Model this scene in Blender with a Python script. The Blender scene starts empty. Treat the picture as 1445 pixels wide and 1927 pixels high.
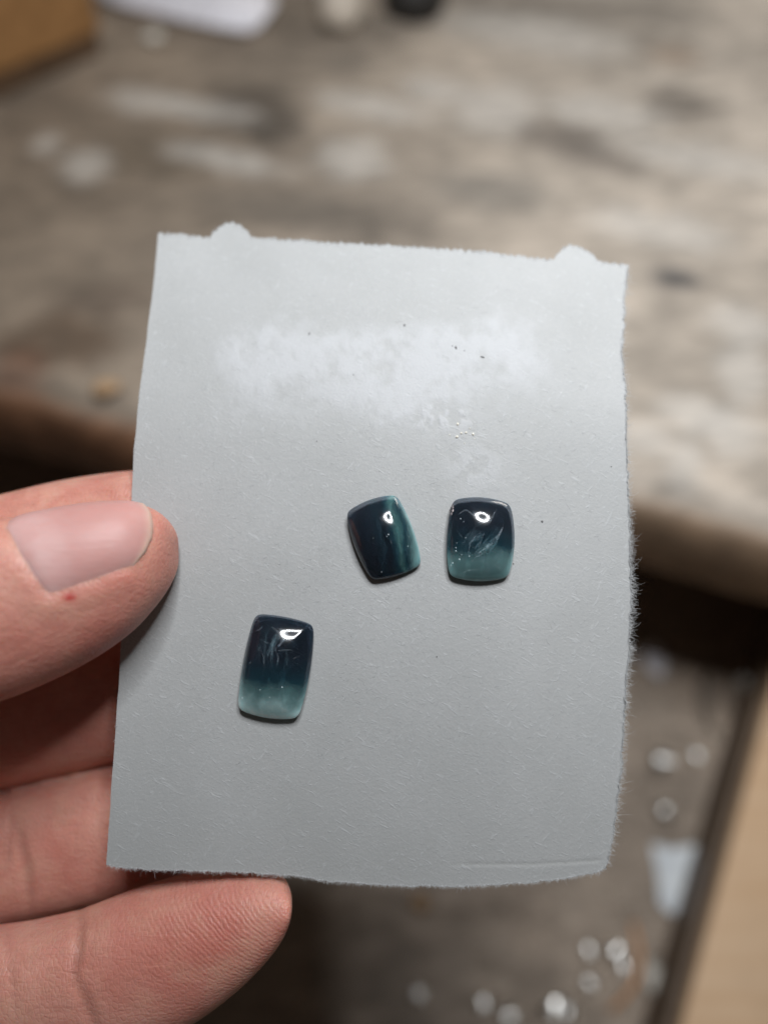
import bpy, bmesh, math, random
import numpy as np
from mathutils import Vector, Matrix
from mathutils.bvhtree import BVHTree
from mathutils.kdtree import KDTree

random.seed(7)
rng = np.random.default_rng(11)
S = bpy.context.scene
COL = S.collection
R = math.radians

# ------------------------------------------------------------------ camera
CAM = np.array((0.0, 0.0, 0.22))          # 22 cm above the bench top (z = 0)
PITCH = R(57)
RT = np.array((1.0, 0.0, 0.0))
FW = np.array((0.0, math.cos(PITCH), -math.sin(PITCH)))
UP = np.array((0.0, math.sin(PITCH), math.cos(PITCH)))
FPX, CX, CY = 1445.0, 722.5, 963.5        # measuring scale of the photograph
cam_d = bpy.data.cameras.new("camera")
cam_o = bpy.data.objects.new("camera", cam_d)
COL.objects.link(cam_o)
cam_o.location = CAM
cam_o.rotation_euler = (math.pi / 2 - PITCH, 0, 0)
cam_d.sensor_fit = 'HORIZONTAL'
cam_d.sensor_width = 36.0
cam_d.lens = 36.0
cam_d.clip_start = 0.01
cam_d.clip_end = 20.0
cam_d.dof.use_dof = True
cam_d.dof.focus_distance = 0.1085
cam_d.dof.aperture_fstop = 36.0 / 4.8     # about a 4.8 mm opening
cam_d.dof.aperture_blades = 0
S.camera = cam_o

# ------------------------------------------------------------------ world and lamps
W = bpy.data.worlds.new("World")
S.world = W
W.use_nodes = True
W.node_tree.nodes["Background"].inputs[0].default_value = (1.0, 0.90, 0.80, 1)
W.node_tree.nodes["Background"].inputs[1].default_value = 0.036

LAMP = np.array((0.046, 0.118, 0.46))     # round bench lamp above the work, its head tipped towards the far side of the bench
LAMP_N, LAMP_R, LAMP_W, LAMP_P = 12, 0.061, 0.018, 1.95
LAMP_ROT = Matrix.Rotation(R(30), 3, 'X') @ Matrix.Rotation(R(-9), 3, 'Y')
for k in range(LAMP_N):
    a = 2 * math.pi * k / LAMP_N
    ld = bpy.data.lights.new("ring_lamp", 'AREA')
    ld.shape = 'RECTANGLE'
    ld.size = LAMP_W
    ld.size_y = 2 * math.pi * LAMP_R / LAMP_N * 1.02
    ld.energy = LAMP_P / LAMP_N
    ld.spread = R(150)
    ld.color = (0.95, 0.97, 1.0)
    lo = bpy.data.objects.new("ring_lamp", ld)
    M3 = LAMP_ROT @ Matrix.Rotation(a, 3, 'Z')
    lo.matrix_world = Matrix.Translation(Vector(LAMP) + M3 @ Vector((LAMP_R, 0, 0))) @ M3.to_4x4()
    try:
        ld.cycles.is_caustics_light = True
    except Exception:
        pass
    COL.objects.link(lo)

# added fill light without a known source, behind the bench: skims its top
rl = bpy.data.lights.new("added_fill_light", 'AREA'); rl.shape = 'RECTANGLE'; rl.size = 1.2; rl.size_y = 0.35; rl.energy = 13.0; rl.color = (1.0, 0.93, 0.84)
ro = bpy.data.objects.new("added_fill_light", rl); COL.objects.link(ro)
ro.location = (1.25, 1.75, 1.15)
ro.rotation_euler = (Vector((0.25, 0.35, 0)) - Vector(ro.location)).to_track_quat('-Z', 'Y').to_euler()

S.view_settings.view_transform = 'Standard'
S.view_settings.look = 'None'
S.view_settings.exposure = 0.0
S.view_settings.gamma = 1.0
S.cycles.max_bounces = 14
S.cycles.transmission_bounces = 10
S.cycles.transparent_max_bounces = 12
S.cycles.volume_bounces = 0
S.cycles.sample_clamp_indirect = 4.0
S.cycles.blur_glossy = 0.2

# ------------------------------------------------------------------ helpers
def ray(px, py):
    return FW + RT * ((px - CX) / FPX) + UP * ((CY - py) / FPX)

def at_depth(px, py, d):
    return CAM + ray(px, py) * d

def at_z(px, py, z):
    d = ray(px, py)
    return CAM + d * ((z - CAM[2]) / d[2])

_lat = rng.random((8, 256, 256))
def vnoise(x, y, seed=0):
    L = _lat[seed % 8]
    x = np.asarray(x, float) + 37.3 * seed
    y = np.asarray(y, float) + 11.9 * seed
    xi = np.floor(x).astype(int); yi = np.floor(y).astype(int)
    fx = x - xi; fy = y - yi
    fx = fx * fx * (3 - 2 * fx); fy = fy * fy * (3 - 2 * fy)
    a = L[xi % 256, yi % 256]; b = L[(xi + 1) % 256, yi % 256]
    c = L[xi % 256, (yi + 1) % 256]; d = L[(xi + 1) % 256, (yi + 1) % 256]
    return (a * (1 - fx) + b * fx) * (1 - fy) + (c * (1 - fx) + d * fx) * fy

def fbm(x, y, seed=0, octs=4, gain=0.5):
    s = 0; amp = 1; tot = 0
    for o in range(octs):
        s = s + amp * vnoise(np.asarray(x) * 2 ** o, np.asarray(y) * 2 ** o, seed + o)
        tot += amp; amp *= gain
    return s / tot

def sstep(a, b, x):
    t = np.clip((np.asarray(x, float) - a) / (b - a), 0, 1)   # a may exceed b
    return t * t * (3 - 2 * t)

def link(name, mesh, mat=None, parent=None, smooth=True, kind=None):
    o = bpy.data.objects.new(name, mesh)
    COL.objects.link(o)
    if mat: mesh.materials.append(mat)
    if parent is not None: o.parent = parent
    if smooth:
        mesh.polygons.foreach_set("use_smooth", [True] * len(mesh.polygons))
    if kind: o["kind"] = kind
    return o

def mesh_of(name, verts, faces):
    m = bpy.data.meshes.new(name)
    m.from_pydata([tuple(map(float, v)) for v in verts], [], [tuple(int(i) for i in f) for f in faces])
    m.update()
    return m

def add_attr(mesh, name, rgb):
    a = mesh.color_attributes.new(name, 'FLOAT_COLOR', 'POINT')
    buf = np.ones((len(mesh.vertices), 4), np.float32)
    buf[:, :rgb.shape[1]] = rgb
    a.data.foreach_set("color", buf.ravel())

def tag(o, label, cat, group=None, kind=None):
    if label: o["label"] = label
    if cat: o["category"] = cat
    if group: o["group"] = group
    if kind: o["kind"] = kind
    return o

def empty(name, loc=(0, 0, 0)):
    o = bpy.data.objects.new(name, None)
    o.empty_display_size = 0.01
    COL.objects.link(o)
    o.location = loc
    return o

def unparent_offset(child, root):
    child.matrix_parent_inverse = Matrix.Translation(-Vector(root.location))

class NT:
    """small node-tree helper"""
    def __init__(s, name):
        s.m = bpy.data.materials.new(name); s.m.use_nodes = True
        s.t = s.m.node_tree; s.n = s.t.nodes; s.l = s.t.links
        s.b = s.n["Principled BSDF"]; s.out = s.n["Material Output"]
    def new(s, typ, **kw):
        n = s.n.new(typ)
        for k, v in kw.items():
            if k.startswith("i_"):
                key = k[2:]
                n.inputs[int(key) if key.isdigit() else key.replace("_", " ")].default_value = v
            else: setattr(n, k, v)
        return n
    def link(s, a, b): s.l.new(a, b)
    def coords(s): 
        return s.new("ShaderNodeTexCoord").outputs["Object"]
    def noise(s, vec, scale, detail=4, rough=0.5, dist=0.0):
        n = s.new("ShaderNodeTexNoise")
        n.inputs["Scale"].default_value = scale; n.inputs["Detail"].default_value = detail
        n.inputs["Roughness"].default_value = rough; n.inputs["Distortion"].default_value = dist
        if vec is not None: s.link(vec, n.inputs["Vector"])
        return n.outputs["Fac"]
    def mapping(s, vec, scale=(1, 1, 1), rot=(0, 0, 0), loc=(0, 0, 0)):
        n = s.new("ShaderNodeMapping")
        n.inputs["Scale"].default_value = scale; n.inputs["Rotation"].default_value = rot; n.inputs["Location"].default_value = loc
        s.link(vec, n.inputs["Vector"]); return n.outputs[0]
    def aniso(s, vec, scale, rot, loc=(0, 0, 0)):     # turn first, then stretch: grain along a slanted direction
        return s.mapping(s.mapping(vec, rot=(0, 0, rot)), scale, loc=loc)
    def ramp(s, fac, stops):
        n = s.new("ShaderNodeValToRGB"); cr = n.color_ramp
        while len(cr.elements) < len(stops): cr.elements.new(0.5)
        for e, (p, c) in zip(cr.elements, stops):
            e.position = p; e.color = (*c, 1) if len(c) == 3 else c
        s.link(fac, n.inputs[0]); return n.outputs[0]
    def mix(s, fac, a, b, mode='MIX'):
        n = s.new("ShaderNodeMix", data_type='RGBA', blend_type=mode)
        for v, i in ((fac, 0), (a, 6), (b, 7)):
            if hasattr(v, "links"): s.link(v, n.inputs[i])
            else: n.inputs[i].default_value = v if i == 0 else (*v, 1)
        return n.outputs[2]
    def math(s, op, a, b=None, c=None, clamp=False):
        n = s.new("ShaderNodeMath", operation=op, use_clamp=clamp)
        for i, v in enumerate((a, b, c)):
            if v is None: continue
            if hasattr(v, "links"): s.link(v, n.inputs[i])
            else: n.inputs[i].default_value = v
        return n.outputs[0]
    def maprange(s, v, a, b, c, d, smooth=False):
        n = s.new("ShaderNodeMapRange")
        if smooth: n.interpolation_type = 'SMOOTHSTEP'
        s.link(v, n.inputs[0])
        for i, x in enumerate((a, b, c, d)): n.inputs[i + 1].default_value = x
        return n.outputs[0]
    def bump(s, h, dist, strength=1.0, prev=None):
        n = s.new("ShaderNodeBump")
        n.inputs["Distance"].default_value = dist; n.inputs["Strength"].default_value = strength
        s.link(h, n.inputs["Height"])
        if prev is not None: s.link(prev, n.inputs["Normal"])
        return n.outputs[0]
    def attr(s, name):
        return s.new("ShaderNodeVertexColor", layer_name=name).outputs[0]
    def sep(s, c):
        n = s.new("ShaderNodeSeparateColor"); s.link(c, n.inputs[0]); return n.outputs
    def set(s, **kw):
        for k, v in kw.items():
            i = s.b.inputs[k.replace("_", " ")]
            if hasattr(v, "links"): s.link(v, i)
            else: i.default_value = (*v, 1) if isinstance(v, tuple) and len(v) == 3 and i.type == 'RGBA' else v
        return s

# ------------------------------------------------------------------ materials
def mat_bench(name, attr_name):
    t = NT(name); v = t.coords()
    base = t.attr(attr_name)
    n1 = t.noise(t.mapping(v, (1, 2.4, 1), (0, 0, R(-20))), 60, 6, 0.62, 0.4)
    n2 = t.noise(t.mapping(v, (8, 60, 8), (0, 0, R(-12))), 9, 4, 0.6)
    c = t.mix(t.maprange(n1, 0.35, 0.7, 0, 1), (0.72, 0.72, 0.71), (1.22, 1.21, 1.19))
    c2 = t.mix(t.maprange(n2, 0.3, 0.7, 0, 1), (0.90, 0.89, 0.87), (1.08, 1.08, 1.07))
    col = t.mix(1.0, t.mix(1.0, base, c, 'MULTIPLY'), c2, 'MULTIPLY')
    h = t.math('ADD', n1, t.math('MULTIPLY', n2, 0.5))
    t.set(Base_Color=col, Roughness=t.maprange(n1, 0.3, 0.7, 0.72, 0.5), Specular_IOR_Level=0.35, Normal=t.bump(h, 0.0012, 0.5))
    return t.m

def mat_wood(name, dark, light, scale=1.0, rough=0.55, axis_scale=(1, 14, 14)):
    t = NT(name); v = t.coords()
    g = t.noise(t.mapping(v, axis_scale), 14 * scale, 6, 0.6, 0.8)
    blot = t.noise(v, 30 * scale, 4, 0.6)
    col = t.mix(t.maprange(g, 0.3, 0.7, 0, 1), dark, light)
    col = t.mix(t.maprange(blot, 0.45, 0.75, 0, 0.45), col, tuple(x * 0.55 for x in dark))
    t.set(Base_Color=col, Roughness=rough, Specular_IOR_Level=0.35, Normal=t.bump(g, 0.0008, 0.5))
    return t.m

def mat_plain(name, col, rough=0.6, metal=0.0, var=0.12, scale=220, spec=0.4):
    t = NT(name); v = t.coords()
    n = t.noise(v, scale, 4, 0.6)
    lo = tuple(x * (1 - var * 2) for x in col); hi = tuple(min(1, x * (1 + var)) for x in col)
    t.set(Base_Color=t.mix(t.maprange(n, 0.3, 0.7, 0, 1), lo, hi), Roughness=rough, Metallic=metal, Specular_IOR_Level=spec,
          Normal=t.bump(n, 0.0004, 0.3))
    return t.m

def mat_paper():
    t = NT("card_paper"); v = t.coords()
    s = t.sep(t.attr("paper"))            # R residue and painted sheen, G wear, B dirt
    fine = t.noise(v, 2600, 3, 0.6)
    mid = t.noise(v, 1500, 4, 0.65, 0.6)
    broad = t.noise(v, 60, 4, 0.55)
    fib = t.noise(t.aniso(v, (1, 0.22, 1), R(35)), 2400, 2, 0.5, 1.2)
    fib2 = t.noise(t.aniso(v, (1, 0.22, 1), R(-62)), 2400, 2, 0.5, 1.2)
    col = t.mix(t.maprange(broad, 0.3, 0.7, 0, 1), (0.362, 0.368, 0.363), (0.404, 0.410, 0.407))
    col = t.mix(t.maprange(mid, 0.35, 0.7, 0, 0.28), col, (0.32, 0.335, 0.34))
    fm = t.math('MAXIMUM', t.maprange(fib, 0.60, 0.74, 0, 1), t.maprange(fib2, 0.60, 0.74, 0, 1))
    col = t.mix(t.math('MULTIPLY', fm, 0.30), col, (0.53, 0.55, 0.56))
    col = t.mix(t.math('MULTIPLY', s[0], 0.60), col, (0.50, 0.512, 0.53))
    col = t.mix(t.math('MULTIPLY', s[2], 0.75), col, (0.30, 0.305, 0.29))
    h = t.math('ADD', t.math('MULTIPLY', fine, 0.7), t.math('ADD', t.math('MULTIPLY', mid, 0.45), t.math('MULTIPLY', fm, 0.35)))
    h = t.math('ADD', h, t.math('MULTIPLY', s[0], 0.35))
    nrm = t.bump(h, 0.00008, 0.8)
    gl = t.noise(v, 3000, 2, 0.6)
    nr2 = t.bump(gl, 0.00050, 1.0, nrm)
    t.set(Base_Color=col, Roughness=0.62, Specular_IOR_Level=0.4, Normal=nrm)
    t.b.inputs["Coat Roughness"].default_value = 0.20
    t.link(t.math('MULTIPLY', s[1], 0.42), t.b.inputs["Coat Weight"])
    t.link(nr2, t.b.inputs["Coat Normal"])
    return t.m

def mat_fiber():
    t = NT("paper_fiber")
    t.set(Base_Color=(0.62, 0.635, 0.645), Roughness=0.5, Specular_IOR_Level=0.45)
    return t.m

def mat_fleck():
    t = NT("paper_fleck")
    t.set(Base_Color=(0.45, 0.46, 0.465), Roughness=0.4, Specular_IOR_Level=0.5)
    return t.m

def mat_skin():
    t = NT("skin"); v = t.coords()
    s = t.sep(t.attr("skin"))             # R redness, G wrinkle, B cut
    n1 = t.noise(v, 55, 5, 0.6)
    n2 = t.noise(v, 420, 4, 0.6)
    col = t.mix(t.maprange(n1, 0.3, 0.7, 0, 1), (0.60, 0.285, 0.222), (0.69, 0.365, 0.288))
    col = t.mix(t.maprange(n2, 0.4, 0.75, 0, 0.35), col, (0.54, 0.235, 0.175))
    col = t.mix(t.math('MULTIPLY', s[0], 0.8), col, (0.52, 0.175, 0.135))
    col = t.mix(t.math('MULTIPLY', s[1], 0.55), col, (0.33, 0.125, 0.090))
    n3 = t.noise(v, 130, 4, 0.7, 0.6)
    col = t.mix(t.maprange(n3, 0.5, 0.72, 0, 0.55), col, (0.52, 0.185, 0.145))
    col = t.mix(t.maprange(n3, 0.5, 0.3, 0, 0.35), col, (0.62, 0.385, 0.275))
    fl1 = t.noise(t.mapping(v, (0.35, 1.6, 1), (0, 0, R(62))), 900, 3, 0.6, 0.8)
    lines = t.maprange(fl1, 0.44, 0.52, 1, 0)
    col = t.mix(t.math('MULTIPLY', lines, 0.10), col, (0.36, 0.15, 0.11))
    col = t.mix(s[2], col, (0.42, 0.03, 0.025))
    vo = t.new("ShaderNodeTexVoronoi", feature='DISTANCE_TO_EDGE'); vo.inputs["Scale"].default_value = 1500
    t.link(t.mapping(v, (1, 0.55, 1), (0, 0, R(20))), vo.inputs["Vector"])
    cells = t.maprange(vo.outputs["Distance"], 0, 0.18, 0, 1)
    wv = t.new("ShaderNodeTexWave", wave_type='BANDS', bands_direction='DIAGONAL')
    wv.inputs["Scale"].default_value = 620; wv.inputs["Distortion"].default_value = 4.5; wv.inputs["Detail"].default_value = 1.5
    wv.inputs["Detail Scale"].default_value = 0.6
    t.link(v, wv.inputs["Vector"])
    h = t.math('ADD', t.math('MULTIPLY', cells, 0.35), t.math('MULTIPLY', t.math('MULTIPLY', wv.outputs["Fac"], 0.42), t.sep(t.attr("print_mask"))[0]))
    h = t.math('ADD', h, t.math('ADD', n2, t.math('MULTIPLY', fl1, 1.1)))
    t.set(Base_Color=col, Roughness=t.maprange(n2, 0.3, 0.7, 0.52, 0.40), Specular_IOR_Level=0.42, Normal=t.bump(h, 0.00013, 0.75))
    t.b.inputs["Subsurface Weight"].default_value = 0.65
    t.b.inputs["Subsurface Radius"].default_value = (1.0, 0.32, 0.18)
    t.b.inputs["Subsurface Scale"].default_value = 0.0022
    return t.m

def mat_nail():
    t = NT("nail"); v = t.coords()
    s = t.sep(t.attr("nail"))             # R lunula, G free edge
    col = t.mix(s[0], (0.55, 0.300, 0.275), (0.62, 0.38, 0.36))
    mott = t.noise(v, 260, 3, 0.6)
    col = t.mix(t.maprange(mott, 0.35, 0.7, 0, 0.5), col, (0.54, 0.255, 0.225))
    col = t.mix(s[1], col, (0.62, 0.42, 0.34))
    ridges = t.noise(t.mapping(v, (0.12, 1, 1), (0, 0, R(15))), 1400, 2, 0.5)
    t.set(Base_Color=col, Roughness=0.46, Specular_IOR_Level=0.40, Normal=t.bump(ridges, 0.00006, 0.7))
    t.b.inputs["Subsurface Weight"].default_value = 0.5
    t.b.inputs["Subsurface Radius"].default_value = (1.0, 0.4, 0.3)
    t.b.inputs["Subsurface Scale"].default_value = 0.0012
    return t.m

MB_ = mat_bench("bench_worn_wood", "albedo")
MT_ = mat_bench("drawer_lining", "albedo")
M_edge = mat_wood("bench_edge_wood", (0.060, 0.035, 0.020), (0.115, 0.070, 0.042), 1.0, 0.6)
M_block = mat_wood("orange_wood", (0.25, 0.125, 0.045), (0.40, 0.21, 0.08), 0.8)
M_rail = mat_wood("pale_wood", (0.76, 0.50, 0.29), (0.87, 0.62, 0.40), 0.7)
M_paper = mat_paper(); M_fiber = mat_fiber(); M_fleck = mat_fleck(); M_skin = mat_skin(); M_nail = mat_nail()
M_white = mat_plain("white_paper", (0.86, 0.84, 0.88), 0.7)
M_cream = mat_plain("cream_handle", (0.70, 0.62, 0.52), 0.45)
M_black = mat_plain("black_rubber", (0.022, 0.020, 0.018), 0.55)
M_scrap = mat_plain("pale_blue_paper", (0.86, 0.92, 0.97), 0.7)
M_chip = mat_plain("white_chip", (0.72, 0.68, 0.60), 0.35)
M_copper = mat_plain("copper", (0.48, 0.26, 0.13), 0.38, 0.85)
M_metal = mat_plain("shaving_metal", (0.90, 0.88, 0.84), 0.34, 1.0)
M_crumb = mat_plain("wood_crumb", (0.46, 0.30, 0.17), 0.7)
M_speck = mat_plain("dark_speck", (0.16, 0.16, 0.16), 0.7)
M_under = mat_plain("dark_floor", (0.05, 0.045, 0.04), 0.8)

# ------------------------------------------------------------------ floor, bench, drawer
fl = mesh_of("floor", [(-3, -3, -0.78), (3, -3, -0.78), (3, 3, -0.78), (-3, 3, -0.78)], [(0, 1, 2, 3)])
link("floor", fl, M_under, None, False, "structure")

def blob(px, py, X, Y, P, rx, ry, ang=0.0, soft=0.6, wob=0.35, seed=3):
    """mask of an irregular mark centred at P (world x, y), radii in metres"""
    dx = X - P[0]; dy = Y - P[1]
    c, s = math.cos(ang), math.sin(ang)
    u = (dx * c + dy * s) / rx; v = (-dx * s + dy * c) / ry
    d = np.sqrt(u * u + v * v) + wob * (fbm(X * 140, Y * 140, seed, 3) - 0.5) * 2
    return 1 - sstep(1 - soft, 1 + soft, d)

def bench_edge_y(x):
    y = 0.1635 - 0.185 * x + 0.085 * np.maximum(-x, 0)
    y = y + 0.0045 * np.sin(x * 21 + 0.6) + 0.006 * (fbm(x * 26, x * 0 + 3.3, 5, 3) - 0.5)
    return y

wb = empty("workbench", (0, 0.5, 0))
tag(wb, "worn grey brown wooden workbench with scuffed top behind the paper card", "workbench")
nx, ny = 420, 380
xs = np.linspace(-0.62, 0.62, nx)
tt = np.linspace(0, 1, ny) ** 1.25
X = np.repeat(xs[:, None], ny, 1)
E = bench_edge_y(xs)[:, None]
Y = E + (1.15 - E) * tt[None, :]
Z = 0.0016 * (fbm(X * 28, Y * 42, 1, 4) - 0.5)
d_edge = Y - E
Z = Z - 0.006 * (1 - sstep(0, 0.014, d_edge)) ** 2
verts = np.stack([X, Y, Z], -1).reshape(-1, 3)
faces = []
idx = np.arange(nx * ny).reshape(nx, ny)
q = np.stack([idx[:-1, :-1], idx[1:, :-1], idx[1:, 1:], idx[:-1, 1:]], -1).reshape(-1, 4)
faces = q.tolist()
# front face going down from the edge, rounded, then the underside
prof = [(-0.0025, -0.010), (-0.0035, -0.018), (-0.0035, -0.040), (-0.0005, -0.046), (0.02, -0.047), (0.30, -0.047)]
top_row = idx[:, 0]
extra = []
base_i = nx * ny
prev = top_row
for k, (dy, z) in enumerate(prof):
    row = []
    for i in range(nx):
        wv = 0.0018 * (float(fbm(xs[i] * 60, z * 90, 6, 3)) - 0.5) if k < 3 else 0
        extra.append((xs[i], E[i, 0] + dy + wv, z)); row.append(base_i); base_i += 1
    for i in range(nx - 1):
        faces.append((row[i], row[i + 1], prev[i + 1], prev[i]))
    prev = row
verts = np.vstack([verts, np.array(extra)])
bt = mesh_of("bench_top", verts, faces)
# wood colour with its stains, scuffs and worn pale places
vx, vy, vz = verts[:, 0], verts[:, 1], verts[:, 2]
ca, sa = math.cos(R(-22)), math.sin(R(-22))
gu = vx * ca + vy * sa; gv = -vx * sa + vy * ca
f1 = fbm(gu * 12, gv * 21, 2, 5, 0.55)
f2 = fbm(gu * 55, gv * 100, 4, 4, 0.6)
lum = (0.41 + 0.50 * (f1 - 0.5) + 0.22 * (f2 - 0.5)) * (0.86 + 0.30 * sstep(0.0, 0.32, vx))  # rise toward the right paints stronger lamp light into the wood
warm = sstep(0.12, -0.16, vx - 0.15 * (vy - 0.3))     # browner wood on one end, the lamp's weaker light painted darker
colr = np.stack([lum * 1.08, lum * 0.945, lum * 0.81], -1)
brown = np.stack([lum * 0.60, lum * 0.46, lum * 0.335], -1)
colr = colr * (1 - warm[:, None] * 0.75) + brown * warm[:, None] * 0.75
def stain(px, py, rx, ry, col, k, ang=0.0, seed=3):
    global colr
    P = at_z(px, py, 0.0)
    m = (blob(0, 0, vx, vy, P, rx, ry, ang, 0.5, 0.4, seed) * k)[:, None]
    colr = colr * (1 - m) + np.array(col) * m
DK = (0.085, 0.072, 0.060); LT = (0.60, 0.565, 0.525)
stain(470, 205, 0.026, 0.022, DK, 0.72, R(-40), 2)
stain(520, 245, 0.014, 0.013, DK, 0.75, 0, 4)
stain(1265, 520, 0.0095, 0.0065, (0.045, 0.048, 0.055), 0.9, R(-15), 3)
stain(1290, 197, 0.020, 0.016, DK, 0.65, R(-20), 5)
stain(1265, 105, 0.014, 0.012, (0.26, 0.17, 0.11), 0.5, 0, 2)
stain(300, 290, 0.034, 0.02, (0.15, 0.12, 0.09), 0.75, R(-10), 1)
stain(600, 400, 0.05, 0.014, (0.15, 0.13, 0.11), 0.75, R(-12), 6)
stain(1080, 270, 0.035, 0.012, (0.14, 0.12, 0.105), 0.6, R(-35), 4)
stain(930, 360, 0.028, 0.014, (0.17, 0.16, 0.145), 0.6, R(-12), 4)
stain(1180, 20, 0.06, 0.014, (0.17, 0.15, 0.13), 0.6, R(-12), 4)
stain(650, 120, 0.014, 0.012, (0.16, 0.14, 0.12), 0.6, 0, 7)
stain(110, 640, 0.024, 0.016, (0.09, 0.055, 0.034), 0.7, 0, 7)
stain(30, 700, 0.012, 0.014, (0.17, 0.07, 0.04), 0.5, 0, 5)
stain(200, 560, 0.020, 0.009, (0.13, 0.10, 0.08), 0.6, 0, 3)
for a in ((930, 200, .022, .022), (665, 295, .016, .016), (390, 205, .026, .009), (1130, 210, .03, .016), (815, 165, .016, .012),
          (280, 190, .022, .011), (700, 200, .03, .010), (1330, 300, .04, .012), (1240, 430, .03, .012), (1400, 610, .014, .010),
          (1310, 780, .014, .008), (1380, 820, .010, .010), (1220, 830, .010, .008), (85, 270, .007, .008), (165, 310, .012, .012),
          (430, 300, .03, .008), (1000, 60, .05, .02), (1400, 700, .010, .016), (1290, 870, .006, .012)):
    stain(a[0], a[1], a[2], a[3], LT, 0.62, R(-18), int(a[0]) % 7)
front = (vz < -0.008)
tone = sstep(-0.12, 0.10, vx)
fr = np.stack([0.27 + 0.04 * tone, 0.14 + 0.075 * tone, 0.08 + 0.065 * tone], -1) * (0.65 + 0.7 * fbm(vx * 50, vz * 160, 3, 4))[:, None]
bl = sstep(0.0045, -0.002, d_edge.reshape(-1))
bl = np.concatenate([bl, np.ones(len(extra))])[:, None]
colr = colr * (1 - bl) + fr * bl
P = at_z(1325, 1077, 0)      # pale knock on the front edge
add_attr(bt, "albedo", np.clip(colr, 0.01, 0.8))
o = link("bench_top", bt, MB_, wb); unparent_offset(o, wb)

# drawer pulled out below the bench: lining, and one pale side rail
DZ = -0.16
dr = empty("drawer", (0.05, 0.12, DZ))
tag(dr, "open drawer below the bench front, littered with metal shavings", "drawer")
p0 = at_z(1222, 1927, DZ); p1 = at_z(1405, 1290, DZ)
dv = (p1 - p0) / np.linalg.norm(p1 - p0)
nv = np.array((dv[1], -dv[0], 0))          # to the right
n1, n2 = 260, 200
a0 = p0 - dv * 0.35
L_, Wd = 0.85, 0.55
uu = np.linspace(0, L_, n1); ww = np.linspace(0, Wd, n2) ** 1.0
U2, W2 = np.meshgrid(uu, ww, indexing='ij')
PX = a0[0] + dv[0] * U2 - nv[0] * W2; PY = a0[1] + dv[1] * U2 - nv[1] * W2
PZ = DZ + 0.0012 * (fbm(PX * 30, PY * 30, 4, 3) - 0.5)
verts = np.stack([PX, PY, PZ], -1).reshape(-1, 3)
idx = np.arange(n1 * n2).reshape(n1, n2)
faces = np.stack([idx[:-1, :-1], idx[:-1, 1:], idx[1:, 1:], idx[1:, :-1]], -1).reshape(-1, 4).tolist()
df = mesh_of("drawer_floor", verts, faces)
vx, vy = verts[:, 0], verts[:, 1]
f1 = fbm(vx * 22, vy * 22, 3, 5, 0.55); f2 = fbm(vx * 110, vy * 110, 1, 3, 0.6)
lum = 0.32 + 0.28 * (f1 - 0.5) + 0.12 * (f2 - 0.5)
mixc = sstep(0.35, 0.65, fbm(vx * 9, vy * 9, 6, 3))[:, None]
colr = np.stack([lum * 1.12, lum * 0.88, lum * 0.70], -1) * (1 - mixc) + np.stack([lum * 1.08, lum * .88, lum * .71], -1) * mixc
add_attr(df, "albedo", np.clip(colr, 0.02, 0.8))
o = link("drawer_floor", df, MT_, dr); unparent_offset(o, dr)

def slab(name, corners_bottom, z0, z1, mat, parent, bev=0.0015, label=None):
    bm = bmesh.new()
    lo = [bm.verts.new((c[0], c[1], z0)) for c in corners_bottom]
    hi = [bm.verts.new((c[0], c[1], z1)) for c in corners_bottom]
    bm.faces.new(lo[::-1]); bm.faces.new(hi)
    n = len(lo)
    for i in range(n):
        bm.faces.new((lo[i], lo[(i + 1) % n], hi[(i + 1) % n], hi[i]))
    bmesh.ops.recalc_face_normals(bm, faces=bm.faces)
    bmesh.ops.bevel(bm, geom=list(bm.edges), offset=bev, segments=3, affect='EDGES', profile=0.6)
    m = bpy.data.meshes.new(name); bm.to_mesh(m); bm.free()
    o = link(name, m, mat, parent, False)
    if parent is not None: unparent_offset(o, parent)
    if label: o["label"] = label
    return o
RZ = DZ + 0.036
c0 = a0; c1 = a0 + dv * L_
rail_w = 0.075
slab("side_rail", [c0 + nv * 0.0015, c1 + nv * 0.0015, c1 + nv * rail_w, c0 + nv * rail_w], DZ - 0.015, RZ, M_rail, dr, 0.0022, "pale planed wood rail along the drawer side")
# dark board painting the shade on the rail's inner face
slab("rail_shade_board", [c0 + nv * 0.0008, c0 - nv * 0.0028, c1 - nv * 0.0028, c1 + nv * 0.0008], DZ - 0.004, RZ - 0.004, mat_wood("rail_shade_wood", (0.125, 0.085, 0.055), (0.20, 0.145, 0.10)), dr, 0.0008)

# ------------------------------------------------------------------ things on the bench
def lathe(name, prof, mat, loc, axis=(0, 0, 1), seg=40, parent=None):
    ax = Vector(axis).normalized(); rot = ax.to_track_quat('Z', 'Y').to_matrix()
    V, F = [], []
    for (r, h) in prof:
        for k in range(seg):
            a = 2 * math.pi * k / seg
            V.append(Vector(loc) + rot @ Vector((r * math.cos(a), r * math.sin(a), h)))
    n = len(prof)
    for j in range(n - 1):
        for k in range(seg):
            F.append((j * seg + k, j * seg + (k + 1) % seg, (j + 1) * seg + (k + 1) % seg, (j + 1) * seg + k))
    F.append(tuple(range(seg))[::-1]); F.append(tuple((n - 1) * seg + k for k in range(seg)))
    m = mesh_of(name, V, F)
    return link(name, m, mat, parent)

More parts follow.
